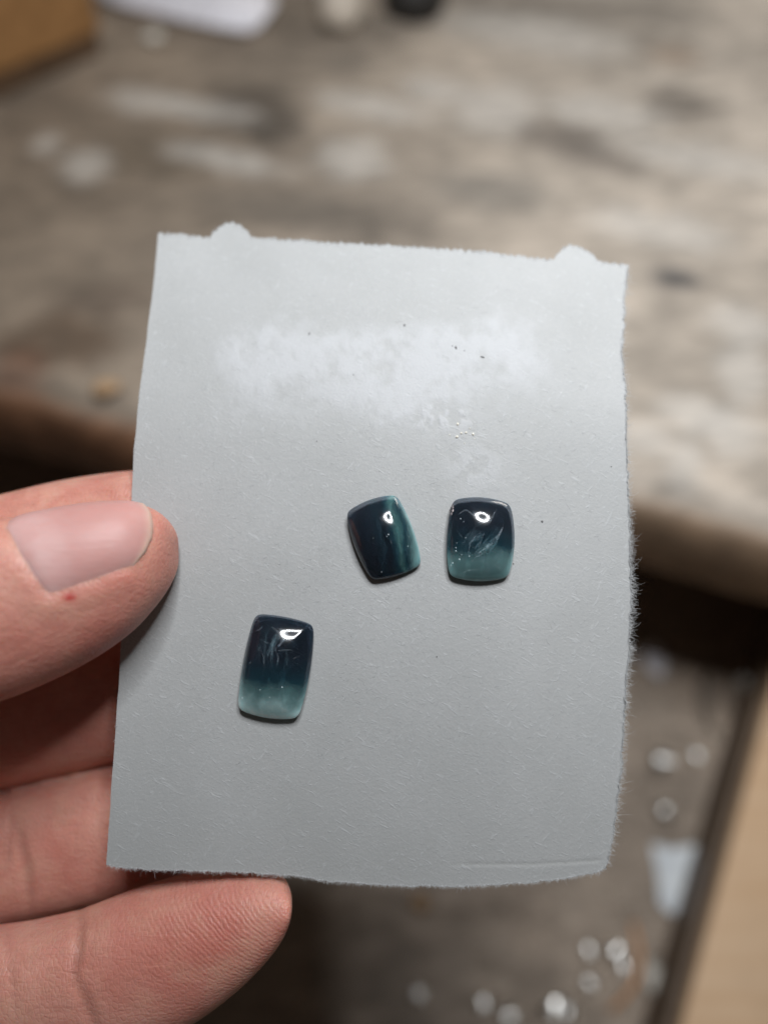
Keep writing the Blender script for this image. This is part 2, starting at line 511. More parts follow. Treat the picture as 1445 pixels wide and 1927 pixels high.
# wooden block, upper corner of the bench
pa = at_z(205, 96, 0.0012); pb = at_z(0, 188, 0.0012)
e1 = (pa - pb) / np.linalg.norm(pa - pb); e2 = np.array((-e1[1], e1[0], 0))
blk = empty("wooden_block", tuple(pa))
tag(blk, "orange brown wooden block standing at the far corner of the bench", "wood block")
s0 = pa + e1 * 0.0; far = pb - e1 * 0.10
o = slab("block_body", [far, s0, s0 + e2 * 0.06, far + e2 * 0.06], 0.012, 0.075, M_block, blk, 0.003)
o = slab("block_shade", [far + e2 * 0.002, s0 - e1 * 0.003 + e2 * 0.002, s0 - e1 * 0.003 + e2 * 0.058, far + e2 * 0.058], 0.0012, 0.0125,
         mat_wood("block_shade_wood", (0.085, 0.05, 0.028), (0.16, 0.095, 0.052)), blk, 0.001, "dark strip painting the shade under the block")  # contact shade under the block, built as a dark strip

# white folded paper strip
def strip(name, pts_lo, pts_hi, z, th, mat):
    n = len(pts_lo); V = []; F = []
    for k in range(n):
        for (P, zz) in ((pts_lo[k], z), (pts_lo[k], z + th), (pts_hi[k], z + th), (pts_hi[k], z)):
            V.append((P[0], P[1], zz))
    for k in range(n - 1):
        for j in range(4):
            F.append((4 * k + j, 4 * k + (j + 1) % 4, 4 * k + 4 + (j + 1) % 4, 4 * k + 4 + j))
    F.append((0, 3, 2, 1)); F.append((4 * n - 4, 4 * n - 3, 4 * n - 2, 4 * n - 1))
    m = mesh_of(name, V, F)
    bm = bmesh.new(); bm.from_mesh(m)
    bmesh.ops.recalc_face_normals(bm, faces=bm.faces)
    bmesh.ops.bevel(bm, geom=list(bm.edges), offset=th * 0.3, segments=2, affect='EDGES')
    bm.to_mesh(m); bm.free()
    return link(name, m, mat, None, True)
z = 0.0012
lo = [at_z(*p, z) for p in ((185, 2), (230, 20), (320, 42), (400, 60), (455, 69), (485, 66))]
hi = [at_z(*p, z) for p in ((215, -70), (260, -52), (340, -40), (440, -30), (500, -8), (522, 18))]
o = strip("paper_strip", lo, hi, z, 0.007, M_white)
tag(o, "white folded paper strip lying beside the orange wooden block", "paper strip")

# cream handled tool and black cap at the far edge of the frame
pt = at_z(640, 66, 0.001)
ch = empty("tool_handle", tuple(pt))
tag(ch, "rounded cream tool handle standing on the bench next to a black knob", "tool handle")
o = lathe("handle_grip", [(0.0085, 0.0), (0.0115, 0.003), (0.0125, 0.010), (0.0115, 0.022), (0.009, 0.034), (0.0095, 0.050), (0.006, 0.056)], M_cream,
          (pt[0], pt[1] + 0.011, 0.0012), (0.06, 0.2, 1), 40, ch); unparent_offset(o, ch)
o = lathe("ferrule", [(0.0062, 0.0), (0.0066, 0.002), (0.0062, 0.014), (0.0058, 0.015)], M_metal, (pt[0] + 0.0033, pt[1] + 0.022, 0.0575), (0.06, 0.2, 1), 30, ch); unparent_offset(o, ch)
pt = at_z(780, 46, 0.001)
o = lathe("black_knob", [(0.012, 0.0), (0.0175, 0.002), (0.0190, 0.008), (0.0175, 0.016), (0.0135, 0.020), (0.0130, 0.030), (0.010, 0.034)], M_black,
          (pt[0], pt[1] + 0.018, 0.0012))
tag(o, "round black knob on the bench right of the cream tool handle", "knob")

def crumb(name, P, r, mat, squash=(1, 0.8, 0.55), seed=0):
    bm = bmesh.new(); bmesh.ops.create_icosphere(bm, subdivisions=2, radius=r)
    rr = random.Random(seed)
    for v in bm.verts:
        k = 0.75 + 0.5 * rr.random()
        v.co = Vector((v.co.x * squash[0] * k, v.co.y * squash[1] * k, v.co.z * squash[2] * k))
    zmin = min(v.co.z for v in bm.verts)
    for v in bm.verts: v.co += Vector((P[0], P[1], P[2] - zmin))
    m = bpy.data.meshes.new(name); bm.to_mesh(m); bm.free()
    return link(name, m, mat)
P = at_z(203, 738, 0.0)
o = crumb("wood_crumb", (P[0], P[1], -0.0004), 0.0050, M_crumb, seed=4)
tag(o, "tan wood crumb lying near the bench edge left of the card", "wood crumb")
P = at_z(1325, 1077, 0.0); 
P = at_z(290, 78, 0.0)
o = crumb("wax_crumb", (P[0], P[1], 0.0002), 0.0045, M_chip, (1.3, 0.9, 0.6), seed=9)
tag(o, "pale crumb on the bench below the white paper strip", "crumb")

# ------------------------------------------------------------------ things in the drawer
def ribbon(name, pts, width, mat, wdir=(0, 0, 1), th=0.0002):
    V, F = [], []
    n = len(pts)
    for k in range(n):
        p = Vector(pts[k]); t = (Vector(pts[min(k + 1, n - 1)]) - Vector(pts[max(k - 1, 0)])).normalized()
        w = Vector(wdir); w = (w - t * w.dot(t)).normalized(); s = t.cross(w)
        for a, b in ((-.5, -.5), (.5, -.5), (.5, .5), (-.5, .5)):
            V.append(p + w * (a * width) + s * (b * th))
    for k in range(n - 1):
        for j in range(4):
            F.append((4 * k + j, 4 * k + (j + 1) % 4, 4 * k + 4 + (j + 1) % 4, 4 * k + 4 + j))
    F.append((0, 3, 2, 1)); F.append((4 * n - 4, 4 * n - 3, 4 * n - 2, 4 * n - 1))
    F.append((0, 3, 2, 1)); F.append((4 * n - 4, 4 * n - 3, 4 * n - 2, 4 * n - 1))
    return link(name, mesh_of(name, V, F), mat, None, False)

def tube(name, pts, r, mat, seg=10):
    V, F = [], []; n = len(pts)
    for k in range(n):
        t = (pts[min(k + 1, n - 1)] - pts[max(k - 1, 0)]).normalized()
        a = t.orthogonal().normalized() if abs(t.z) > 0.9 else Vector((0, 0, 1)).cross(t).normalized(); b = t.cross(a)
        for j in range(seg):
            th = 2 * math.pi * j / seg; V.append(pts[k] + (a * math.cos(th) + b * math.sin(th)) * r)
    for k in range(n - 1):
        for j in range(seg):
            F.append((k * seg + j, k * seg + (j + 1) % seg, (k + 1) * seg + (j + 1) % seg, (k + 1) * seg + j))
    F.append(tuple(range(seg))[::-1]); F.append(tuple((n - 1) * seg + j for j in range(seg)))
    return link(name, mesh_of(name, V, F), mat)
def curl(px, py, r, turns, pitch, width, ang, tilt, seed):
    P = at_z(px, py, DZ); rr = random.Random(seed)
    M = Matrix.Rotation(ang, 3, 'Z') @ Matrix.Rotation(R(80) + 0.1 * tilt, 3, 'X')
    pts = []
    n = int(30 * turns) + 4
    for k in range(n):
        a = 2 * math.pi * turns * k / (n - 1)
        rad = r * (1 - 0.25 * k / n)
        pts.append(M @ Vector((rad * math.cos(a), rad * math.sin(a), pitch * a / (2 * math.pi))))
    zc = min(p.z for p in pts) - width * 0.5
    pts = [Vector((P[0], P[1], P[2] + 0.0008 - zc)) + p for p in pts]
    wd = M @ Vector((0, 0, 1))
    return ribbon("metal_shaving", pts, width * 1.15, M_metal, wd, 0.00012)
G = "metal shavings in the drawer"
shav = [
    (1388, 1288, .0058, 1.6, .0030, .0020, 0.4, 0.5, "double looped metal shaving near the rail and just under the bench front"),
    (1228, 1440, .0055, 1.3, .0035, .0030, 1.4, 0.9, "twisted metal shaving beside the middle of the torn right card edge"),
    (1240, 1535, .0050, 0.8, .0030, .0024, 2.2, 0.7, "open metal shaving directly above the pale blue scrap"),
    (1036, 1893, .0066, 0.85, .0020, .0026, 0.2, 0.3, "bright ring shaped metal shaving near the bottom edge of the drawer"),
    (1098, 1848, .0036, 1.2, .0030, .0022, 0.9, 1.2, "small coiled metal shaving left of the copper wire end"),
    (1153, 1795, .0036, 0.9, .0026, .0024, 2.5, 0.9, "small metal shaving just left of the middle of the copper wire"),
    (1100, 1785, .0030, 0.9, .0026, .0020, 0.6, 1.1, "smallest metal shaving below the lower right card corner"),
    (950, 1915, .0038, 1.1, .0030, .0024, 1.9, 0.8, "metal shaving nearest the shaded part of the drawer floor"),
    (782, 1870, .0032, 1.0, .0026, .0020, 1.2, 0.8, "dim metal shaving lying inside the shadow under the card"),
]
shav += [
    (1165, 1812, .0030, 1.0, .0026, .0024, 0.3, 1.3, "stubby metal shaving touching the inside of the copper wire bow"),
    (1268, 1772, .0028, 0.9, .0026, .0026, 2.0, 1.0, "small metal shaving just below the pale blue scrap"),
    (1062, 1908, .0034, 1.0, .0020, .0030, 2.8, 1.2, "metal shaving tucked against the bright ring shaped one"),
    (1300, 1425, .0032, 0.8, .0026, .0024, 1.0, 0.9, "lone small metal shaving between the bowed strip and the pale blue scrap"),
    (905, 1885, .0028, 1.1, .0024, .0022, 0.5, 1.0, "faint metal shaving at the edge of the shadow under the card"),
]
for i, a in enumerate(shav):
    o = curl(*a[:8], i); tag(o, a[8], "metal shaving", G)
# long thin arc of wire, seen edge on
def arc_pts(pix, z):
    pts = [Vector(at_z(*p, z)) for p in pix]
    out = []
    for k in range(len(pts) - 1):
        p0_ = pts[max(k - 1, 0)]; p1_ = pts[k]; p2_ = pts[k + 1]; p3_ = pts[min(k + 2, len(pts) - 1)]
        for s_ in range(8):
            t = s_ / 8
            out.append(0.5 * ((2 * p1_) + (p2_ - p0_) * t + (2 * p0_ - 5 * p1_ + 4 * p2_ - p3_) * t * t + (3 * p1_ - p0_ - 3 * p2_ + p3_) * t ** 3))
    out.append(pts[-1]); return out
o = ribbon("silver_strip", arc_pts(((1330, 1262), (1322, 1300), (1327, 1345), (1342, 1378), (1352, 1392)), DZ + 0.0035), 0.0045, M_metal, (0.5, -0.1, 0.8), 0.0004)
tag(o, "long bowed silver strip in the drawer beside the double looped shaving", "metal strip")
o = tube("copper_wire", arc_pts(((1190, 1735), (1203, 1790), (1200, 1835), (1180, 1872), (1148, 1902)), DZ + 0.0018), 0.0013, M_copper)
tag(o, "bowed copper wire lying on the drawer floor", "wire")

def sheet(name, pix, z, th, mat, lift=0.0):
    c = np.mean([at_z(*p, z) for p in pix], 0)
    bm = bmesh.new()
    vs = []
    for i, p in enumerate(pix):
        w = at_z(*p, z); vs.append(bm.verts.new((w[0], w[1], z + lift * ((i * 7) % 3) / 2)))
    f = bm.faces.new(vs)
    r_ = bmesh.ops.extrude_face_region(bm, geom=[f])
    for v in [g for g in r_["geom"] if isinstance(g, bmesh.types.BMVert)]: v.co.z += th
    bmesh.ops.recalc_face_normals(bm, faces=bm.faces)
    bmesh.ops.triangulate(bm, faces=[f_ for f_ in bm.faces if len(f_.verts) > 4])
    m = bpy.data.meshes.new(name); bm.to_mesh(m); bm.free()
    return link(name, m, mat, None, False)
o = sheet("paper_scrap", ((1225, 1588), (1262, 1598), (1318, 1590), (1306, 1650), (1286, 1712), (1258, 1722), (1240, 1700), (1236, 1650)), DZ + 0.001, 0.0005, M_scrap, 0.0015)
tag(o, "torn pale blue paper scrap on the drawer floor beside the pale rail", "paper scrap")
o = sheet("white_flake", ((1207, 1222), (1225, 1212), (1246, 1228), (1252, 1262), (1240, 1278), (1215, 1258)), DZ + 0.001, 0.0006, M_white, 0.001)
tag(o, "small white flake in the drawer close under the bench front", "flake")
P = at_z(1226, 1842, DZ)
o = crumb("white_chip", (P[0], P[1], DZ + 0.0004), 0.0042, M_chip, (0.8, 1.6, 0.6), 3)
tag(o, "glossy white chip right of the copper wire", "chip")
for (px, py, r_, lab) in ((1250, 1870, .0050, "tan wood crumb in the drawer next to the glossy white chip"), (790, 1700, .0036, "brown crumb in the shadow below the bottom card edge")):
    P = at_z(px, py, DZ); o = crumb("wood_crumb", (P[0], P[1], DZ + 0.0004), r_, M_crumb, (1, 1, 0.5), px); tag(o, lab, "wood crumb")
# filings and dust: nobody could count them
V, F = [], []
for k in range(900):
    px = random.uniform(900, 1420); py = random.uniform(1230, 1930)
    P = at_z(px, py, DZ + 0.0006); s_ = random.uniform(0.0002, 0.0009); a = random.uniform(0, 6.28)
    b0 = len(V); u_ = np.array((math.cos(a), math.sin(a), 0)) * s_ * random.uniform(1, 2.5); v_ = np.array((-math.sin(a), math.cos(a), 0)) * s_ * 0.6
    h_ = np.array((0, 0, s_ * 0.9))
    V += [P - u_, P + v_, P + u_, P - v_, P + h_]; F += [(b0, b0 + 1, b0 + 4), (b0 + 1, b0 + 2, b0 + 4), (b0 + 2, b0 + 3, b0 + 4), (b0 + 3, b0, b0 + 4)]
o = link("metal_filings", mesh_of("metal_filings", V, F), M_metal, None, False)
tag(o, "fine scattered metal filings across the drawer floor", "filings", None, "stuff")

# ------------------------------------------------------------------ the paper card
C0 = at_depth(690, 1050, 0.110)
# card plane: leans back a little at the top and to the right
nrm = -FW + UP * 0.085 + RT * (-0.045)
nrm /= np.linalg.norm(nrm)
cx_ = RT - nrm * RT.dot(nrm); cx_ /= np.linalg.norm(cx_)
cy_ = np.cross(nrm, cx_)
def card_uv(px, py, bend=True):
    d = ray(px, py); z_ = 0.0
    for _ in range(4 if bend else 1):
        s_ = ((C0 - CAM).dot(nrm) + z_) / d.dot(nrm)
        p = CAM + d * s_ - C0
        u_, v_ = p.dot(cx_), p.dot(cy_)
        if bend: z_ = float(card_z(u_, v_))
    return np.array((u_, v_))
CM = Matrix(((cx_[0], cy_[0], nrm[0], C0[0]), (cx_[1], cy_[1], nrm[1], C0[1]), (cx_[2], cy_[2], nrm[2], C0[2]), (0, 0, 0, 1)))
PXM = 0.110 / 1445                             # metres per photo pixel at the card
YT = 0.0448
def card_z(u, v):
    """the sheet's own gentle bend"""
    u = np.asarray(u, float); v = np.asarray(v, float)
    return -np.where(v > -0.004, 1.7, 0.85) * (v + 0.004) ** 2 - 0.0050 * sstep(0.016, 0.062, v) - 0.0016 * sstep(0.018, 0.036, u) + 0.0006 * np.sin(u * 60 + v * 25)

NU, NV = 330, 420
su = np.linspace(0, 1, NU); sv = np.linspace(0, 1, NV)
def poly(pix, n):
    P = np.array(pix, float); d = np.concatenate([[0], np.cumsum(np.linalg.norm(np.diff(P, axis=0), axis=1))]); d /= d[-1]
    s_ = np.linspace(0, 1, n)
    return np.stack([np.interp(s_, d, P[:, 0]), np.interp(s_, d, P[:, 1])], -1)
top = poly([(297, 438), (345, 440), (390, 447), (470, 446), (620, 455), (760, 463), (900, 472), (1020, 486), (1110, 490), (1183, 498)], NU)
bot = poly([(200, 1629), (240, 1636), (320, 1640), (470, 1644), (560, 1651), (640, 1662), (740, 1668), (850, 1670), (940, 1666), (1040, 1658), (1110, 1645), (1143, 1636)], NU)
lef = poly([(297, 438), (291, 510), (276, 640), (262, 740), (252, 850), (247, 940), (236, 1080), (222, 1310), (210, 1480), (200, 1629)], NV)
rig = poly([(1183, 498), (1176, 560), (1173, 660), (1178, 760), (1180, 850), (1184, 950), (1186, 1040), (1188, 1130), (1184, 1210), (1180, 1300), (1172, 1400), (1165, 1490), (1158, 1560), (1148, 1610), (1143, 1636)], NV)
xt = top[:, 0]
teeth = np.abs(((xt / 12.6 + 1.1 * fbm(xt / 70, xt * 0 + 1, 6, 2)) % 1.0) - 0.5) * 2
top[:, 1] += (teeth - 0.5) * 5.0 * (0.35 + 0.65 * (fbm(xt / 60, xt * 0, 3, 2))) + (fbm(xt / 9, xt * 0 + 5, 2, 3) - 0.5) * 7
def tab(c, w, h, skew=0.0):
    d = (xt - c) / w
    b = np.clip(1 - np.abs(d + skew * (1 - np.abs(d))) ** 2.0, 0, 1) ** 0.9
    return -h * b * (0.85 + 0.3 * fbm(xt / 14, xt * 0 + 9, 5, 2))
top[:, 1] += tab(434, 40, 29) + tab(1084, 42, 27, 0.2)
top[0] = lef[0]; top[-1] = rig[0]
xb = bot[:, 0]
bot[:, 1] += (fbm(xb / 12, xb * 0 + 2, 4, 4, 0.6) - 0.5) * 8
yr = rig[:, 1]
rig[:, 0] += (fbm(yr / 14, yr * 0 + 7, 1, 4, 0.6) - 0.5) * 8 + (fbm(yr / 90, yr * 0 + 3, 5, 2) - 0.5) * 8
lef[:, 0] += (fbm(lef[:, 1] / 40, lef[:, 1] * 0, 6, 2) - 0.5) * 3
bot[0] = lef[-1]; bot[-1] = rig[-1]; 
U_, V_ = np.meshgrid(su, sv, indexing='ij')
def coons(a):
    T, B, L, Rr = top[:, a], bot[:, a], lef[:, a], rig[:, a]
    return ((1 - V_) * T[:, None] + V_ * B[:, None] + (1 - U_) * L[None, :] + U_ * Rr[None, :]
            - ((1 - U_) * (1 - V_) * T[0] + U_ * (1 - V_) * T[-1] + (1 - U_) * V_ * B[0] + U_ * V_ * B[-1]))
GX, GY = coons(0), coons(1)
pl = np.array([card_uv(x, y) for x, y in zip(GX.ravel(), GY.ravel())])
cu, cv = pl[:, 0], pl[:, 1]
gx, gy = GX.ravel(), GY.ravel()
zc = card_z(cu, cv)
# torn second ply along the lower right: a raised lip with a fine step
line_y = 1627 - 0.055 * np.clip(gx - 1000, 0, 200)
on = sstep(820, 900, gx) * (1 - sstep(1118, 1140, gx))
zc = zc - 0.00005 * np.exp(-((gy - line_y) / 3.0) ** 2) * on + 0.00003 * sstep(-1, 5, gy - line_y) * on
# patch of lifted paper skin and adhesive, lamp sheen painted in as whiter colour
fr_ = fbm(gx / 70, gy / 46, 2, 5, 0.6); frf = fbm(gx / 18, gy / 22, 5, 4, 0.6)
wx = gx + 90 * (fbm(gx / 80, gy / 80, 1, 4) - 0.5); wy = gy + 110 * (fbm(gx / 90, gy / 70, 6, 4) - 0.5)
zone = sstep(350, 470, wx) * (1 - sstep(930, 1120, wx)) * sstep(560, 660, wy) * (1 - sstep(650, 900, wy + 26 * np.sin(gx / 70.0)))
res_sheen = sstep(0.05, 0.9, zone) * (0.14 * sstep(0.1, 0.9, zone) + 0.86 * sstep(0.34, 0.70, 0.5 * fr_ + 0.5 * frf + 0.12 * zone))
low = sstep(690, 740, gx) * (1 - sstep(850, 930, gx)) * sstep(735, 760, gy) * (1 - sstep(790, 830, gy))
res_sheen = np.maximum(res_sheen, low * sstep(0.46, 0.62, frf))
isl = np.exp(-(((gx - 890) / 55) ** 2 + ((gy - 880) / 45) ** 2)); res_sheen = np.maximum(res_sheen, isl * sstep(0.42, 0.66, frf) * 0.7)
zc = zc + 0.00006 * res_sheen
wear = np.exp(-(((gx - 740) / 300) ** 2 + ((gy - 960) / 330) ** 2)) * (0.55 + 0.6 * fbm(gx / 40, gy / 40, 3, 3)) + 0.5 * res_sheen
dirt_shade = sstep(0.62, 0.86, fbm(gx / 34, gy / 34, 7, 4, 0.62)) * 0.16 + 0.10 * sstep(1430, 1660, gy)  # blotches, plus the lamp's falloff painted darker toward the bottom
dirt_shade = dirt_shade + 0.55 * np.exp(-((gy - line_y) / 2.2) ** 2) * on * (0.35 + 0.9 * vnoise(gx / 9, gy / 9, 3))  # shade of the ply's step painted as a dark line
smear = np.exp(-(((gx - 600) / 22) ** 2 + ((gy - 625) / 10) ** 2)) + np.exp(-(((gx - 860) / 26) ** 2 + ((gy - 655) / 16) ** 2)) * 0.8
dirt_shade = dirt_shade + 0.25 * smear * sstep(0.4, 0.7, frf)
TH = 0.00028
edge = np.minimum.reduce([U_.ravel() * 900, (1 - U_.ravel()) * 900, V_.ravel() * 1180, (1 - V_.ravel()) * 1180])
thin = sstep(0, 9, edge)
Vf = np.stack([cu, cv, zc], -1)
Vb = np.stack([cu, cv, zc - TH * (0.25 + 0.75 * thin)], -1)
idx = np.arange(NU * NV).reshape(NU, NV); nb = NU * NV
fq = np.stack([idx[:-1, :-1], idx[:-1, 1:], idx[1:, 1:], idx[1:, :-1]], -1).reshape(-1, 4)
bq = fq[:, ::-1] + nb
loop = np.concatenate([idx[0, :], idx[1:, -1], idx[-1, -2::-1], idx[-2:0:-1, 0]])
nxt = np.roll(loop, -1)
nl = len(loop); k_ = np.arange(nl); k2 = np.roll(k_, -1)
sq = np.stack([k2, k_, k_ + nl, k2 + nl], -1) + 2 * nb      # the torn thickness has its own vertices, so its edges stay crisp
pm = mesh_of("paper_card", np.vstack([Vf, Vb, Vf[loop], Vb[loop]]), np.vstack([fq, bq, sq]).tolist())
att = np.stack([res_sheen, np.clip(wear, 0, 1), np.clip(dirt_shade, 0, 1)], -1)
add_attr(pm, "paper", np.vstack([att, att * np.array((0, 0, 1)), att[loop] * np.array((0, 0, 1)), att[loop] * np.array((0, 0, 1))]))
card = link("paper_card", pm, M_paper)
card.matrix_world = CM
tag(card, "grey white paper card with torn fuzzy edges, three dark stones resting on it", "paper card")
card.cycles.is_caustics_receiver = True

def fibers(name, roots, dirs, lens, width, lift, mat, curlk=0.5):
    """many hair-thin flattened fibres joined as one piece, in card coordinates"""
    V, F = [], []
    for (p, d, ln, w, lf) in zip(roots, dirs, lens, width, lift):
        n = 4
        c = random.uniform(-1, 1) * curlk
        b0 = len(V); x, y = p; a = math.atan2(d[1], d[0])
        for k in range(n + 1):
            t = k / n
            zz = float(card_z(x, y)) + 0.00001 + lf * math.sin(min(1, t * 1.2) * math.pi * 0.5)
            s_ = -math.sin(a), math.cos(a)
            ww = w * (1 - 0.6 * t)
            V.append((x + s_[0] * ww / 2, y + s_[1] * ww / 2, zz)); V.append((x - s_[0] * ww / 2, y - s_[1] * ww / 2, zz + ww * 0.4))
            V.append((x, y, zz + ww * 0.8))
            x += math.cos(a) * ln / n; y += math.sin(a) * ln / n; a += c / n * 2
        for k in range(n):
            i0 = b0 + 3 * k
            for (p_, q_) in ((0, 1), (1, 2), (2, 0)):
                F.append((i0 + p_, i0 + q_, i0 + 3 + q_, i0 + 3 + p_))
    return mesh_of(name, V, F)
# fibres standing off the torn edges
roots, dirs, lens, wid, lift = [], [], [], [], []
def edge_fibers(curve, out, n, lmin, lmax, rngk=1.0, weight=None):
    for _ in range(n):
        k = random.randrange(2, len(curve) - 2)
        if weight is not None and random.random() > weight(curve[k]): continue
        p = curve[k]; q = card_uv(p[0] - out[0] * 3, p[1] - out[1] * 3)
        o2 = card_uv(p[0] + out[0] * 40, p[1] + out[1] * 40) - q; a = math.atan2(o2[1], o2[0]) + random.gauss(0, 0.75)
        roots.append(q); dirs.append((math.cos(a), math.sin(a))); lens.append((lmin + (lmax - lmin) * random.random() ** 1.8) * (1 if random.random() < 0.93 else 1.8) * PXM)
        wid.append(random.uniform(0.000015, 0.000042)); lift.append(random.uniform(-0.0003, 0.0006))
edge_fibers(rig, (1, 0), 4200, 4, 17, 1, lambda p: 0.5 + 0.5 * math.exp(-((p[1] - 1150) / 260) ** 2))
edge_fibers(bot, (0, 1), 2400, 3, 9)
edge_fibers(top, (0, -1), 900, 4, 9)
edge_fibers(lef, (-1, 0), 160, 3, 6)
o = link("torn_fringe", fibers("torn_fringe", roots, dirs, lens, wid, lift, M_fiber, 0.9), M_fiber, card, True, "stuff")
# loose fibres lying on the face
roots, dirs, lens, wid, lift = [], [], [], [], []
for _ in range(2600):
    x = random.gauss(740, 260); y = random.gauss(1080, 330)
    if not (270 < x < 1150 and 480 < y < 1620): continue
    a = random.uniform(0, 6.28)
    roots.append(card_uv(x, y)); dirs.append((math.cos(a), math.sin(a))); lens.append(random.uniform(4, 15) * PXM)
    wid.append(random.uniform(0.000015, 0.000035)); lift.append(random.uniform(0, 0.00002))
o = link("paper_fibers", fibers("paper_fibers", roots, dirs, lens, wid, lift, M_fiber, 1.2), M_fleck, card, True, "stuff")
# dark specks stuck in the paper, and droplets of dried glue
def dots(name, lst, mat, squash):
    bm = bmesh.new()
    for (px, py, rx, ry, ang) in lst:
        q = card_uv(px, py); r_ = bmesh.ops.create_icosphere(bm, subdivisions=2, radius=1.0)
        for v in r_["verts"]:
            k = 0.8 + 0.4 * random.random()
            x, y, z_ = v.co * k
            x *= rx * PXM * 0.7; y *= ry * PXM * 0.7; z_ *= min(rx, ry) * PXM * squash
            v.co = (q[0] + x * math.cos(ang) - y * math.sin(ang), q[1] + x * math.sin(ang) + y * math.cos(ang), float(card_z(*q)) + 0.00002 + z_)
    m = bpy.data.meshes.new(name); bm.to_mesh(m); bm.free()
    return link(name, m, mat, card, True, "stuff")
dots("speck", [(582, 628, 2.2, 5.5, -0.3), (761, 612, 3.0, 5, 0.3), (858, 655, 3.2, 7, 0.2), (908, 672, 6.5, 2.6, -0.35), (1020, 981, 3, 3, 0), (966, 1061, 2, 2, 0),
               (851, 651, 2, 2.4, 0), (665, 705, 1.6, 2.6, 0), (505, 675, 2.5, 1.3, 0.2), (822, 1236, 2, 2, 0), (874, 660, 2.2, 2.2, 0), (596, 830, 1.4, 2, 0), (1150, 878, 2, 1.6, 0)], M_speck, 0.5)
tg = NT("dried_glue"); tg.set(Base_Color=(0.75, 0.72, 0.62), Roughness=0.08, Specular_IOR_Level=0.6); 
dl = [(861, 798, 3.2, 4.2, 0), (860, 822, 4.5, 3.6, 0.4), (868, 815, 3, 3, 0), (877, 814, 3.6, 2.8, 0.2), (890, 817, 3.4, 4, 0), (846, 818, 1.6, 2.2, 0), (874, 834, 1.6, 1.6, 0), (884, 806, 1.4, 1.8, 0), (893, 826, 1.3, 1.3, 0)]
dots("glue_droplets", dl, tg.m, 0.7)

# ------------------------------------------------------------------ the stones
def outline(corners, bulge, n=200, rnd=9):
    P = np.array(corners, float); pts = []
    c = P.mean(0)
    for i in range(4):
        a, b = P[i], P[(i + 1) % 4]; m = (a + b) / 2; out = (m - c) / np.linalg.norm(m - c)
        q = m + out * bulge[i] * 2
        for k in range(n // 4):
            t = k / (n // 4); pts.append((1 - t) ** 2 * a + 2 * t * (1 - t) * q + t * t * b)
    A = np.array(pts)
    for _ in range(rnd): A = 0.5 * A + 0.25 * (np.roll(A, 1, 0) + np.roll(A, -1, 0))
    return A

def stone_mesh(name, O, H, girdle, flat=2.6, q=0.60, cut=None):
    """cushion cabochon in its own coordinates: outline O (metres), dome height H"""
    c = O.mean(0); O = O - c; n = len(O)
    ang = np.arctan2(O[:, 1], O[:, 0])
    rx = (O[:, 0].max() - O[:, 0].min()) / 2; ry = (O[:, 1].max() - O[:, 1].min()) / 2
    # soft ellipse the upper contours tend to
    el = np.stack([rx * np.cos(ang), ry * np.sin(ang)], -1)
    el = el * (np.linalg.norm(O, axis=1) / np.linalg.norm(el, axis=1)).mean()
    V = []; rings = []
    zs = [(0.94, 0.0), (0.975, 0.00008), (0.99, 0.0003), (1.0, girdle * 0.6), (1.0, girdle)]
    for (s_, z_) in zs:
        rings.append(np.column_stack([O * s_, np.full(n, z_)]))
    NR = 46
    for j in range(1, NR):
        r_ = 1 - j / NR
        r_ = math.sin(r_ * math.pi / 2) if r_ > 0 else 0
        w = r_ ** 2.2
        C = (O * w + el * (1 - w)) * r_
        z_ = girdle + (H - girdle) * (1 - r_ ** flat) ** q
        rings.append(np.column_stack([C, np.full(n, z_)]))
    V = np.vstack(rings); F = []
    m = len(rings)
    for j in range(m - 1):
        for k in range(n):
            F.append((j * n + k, j * n + (k + 1) % n, (j + 1) * n + (k + 1) % n, (j + 1) * n + k))
    apex = len(V); V = np.vstack([V, [(0, 0, H)], [(0, 0, 0)]])
    for k in range(n):
        F.append(((m - 1) * n + k, (m - 1) * n + (k + 1) % n, apex))
        F.append((k, apex + 1, (k + 1) % n))
    return mesh_of(name, V, F), c

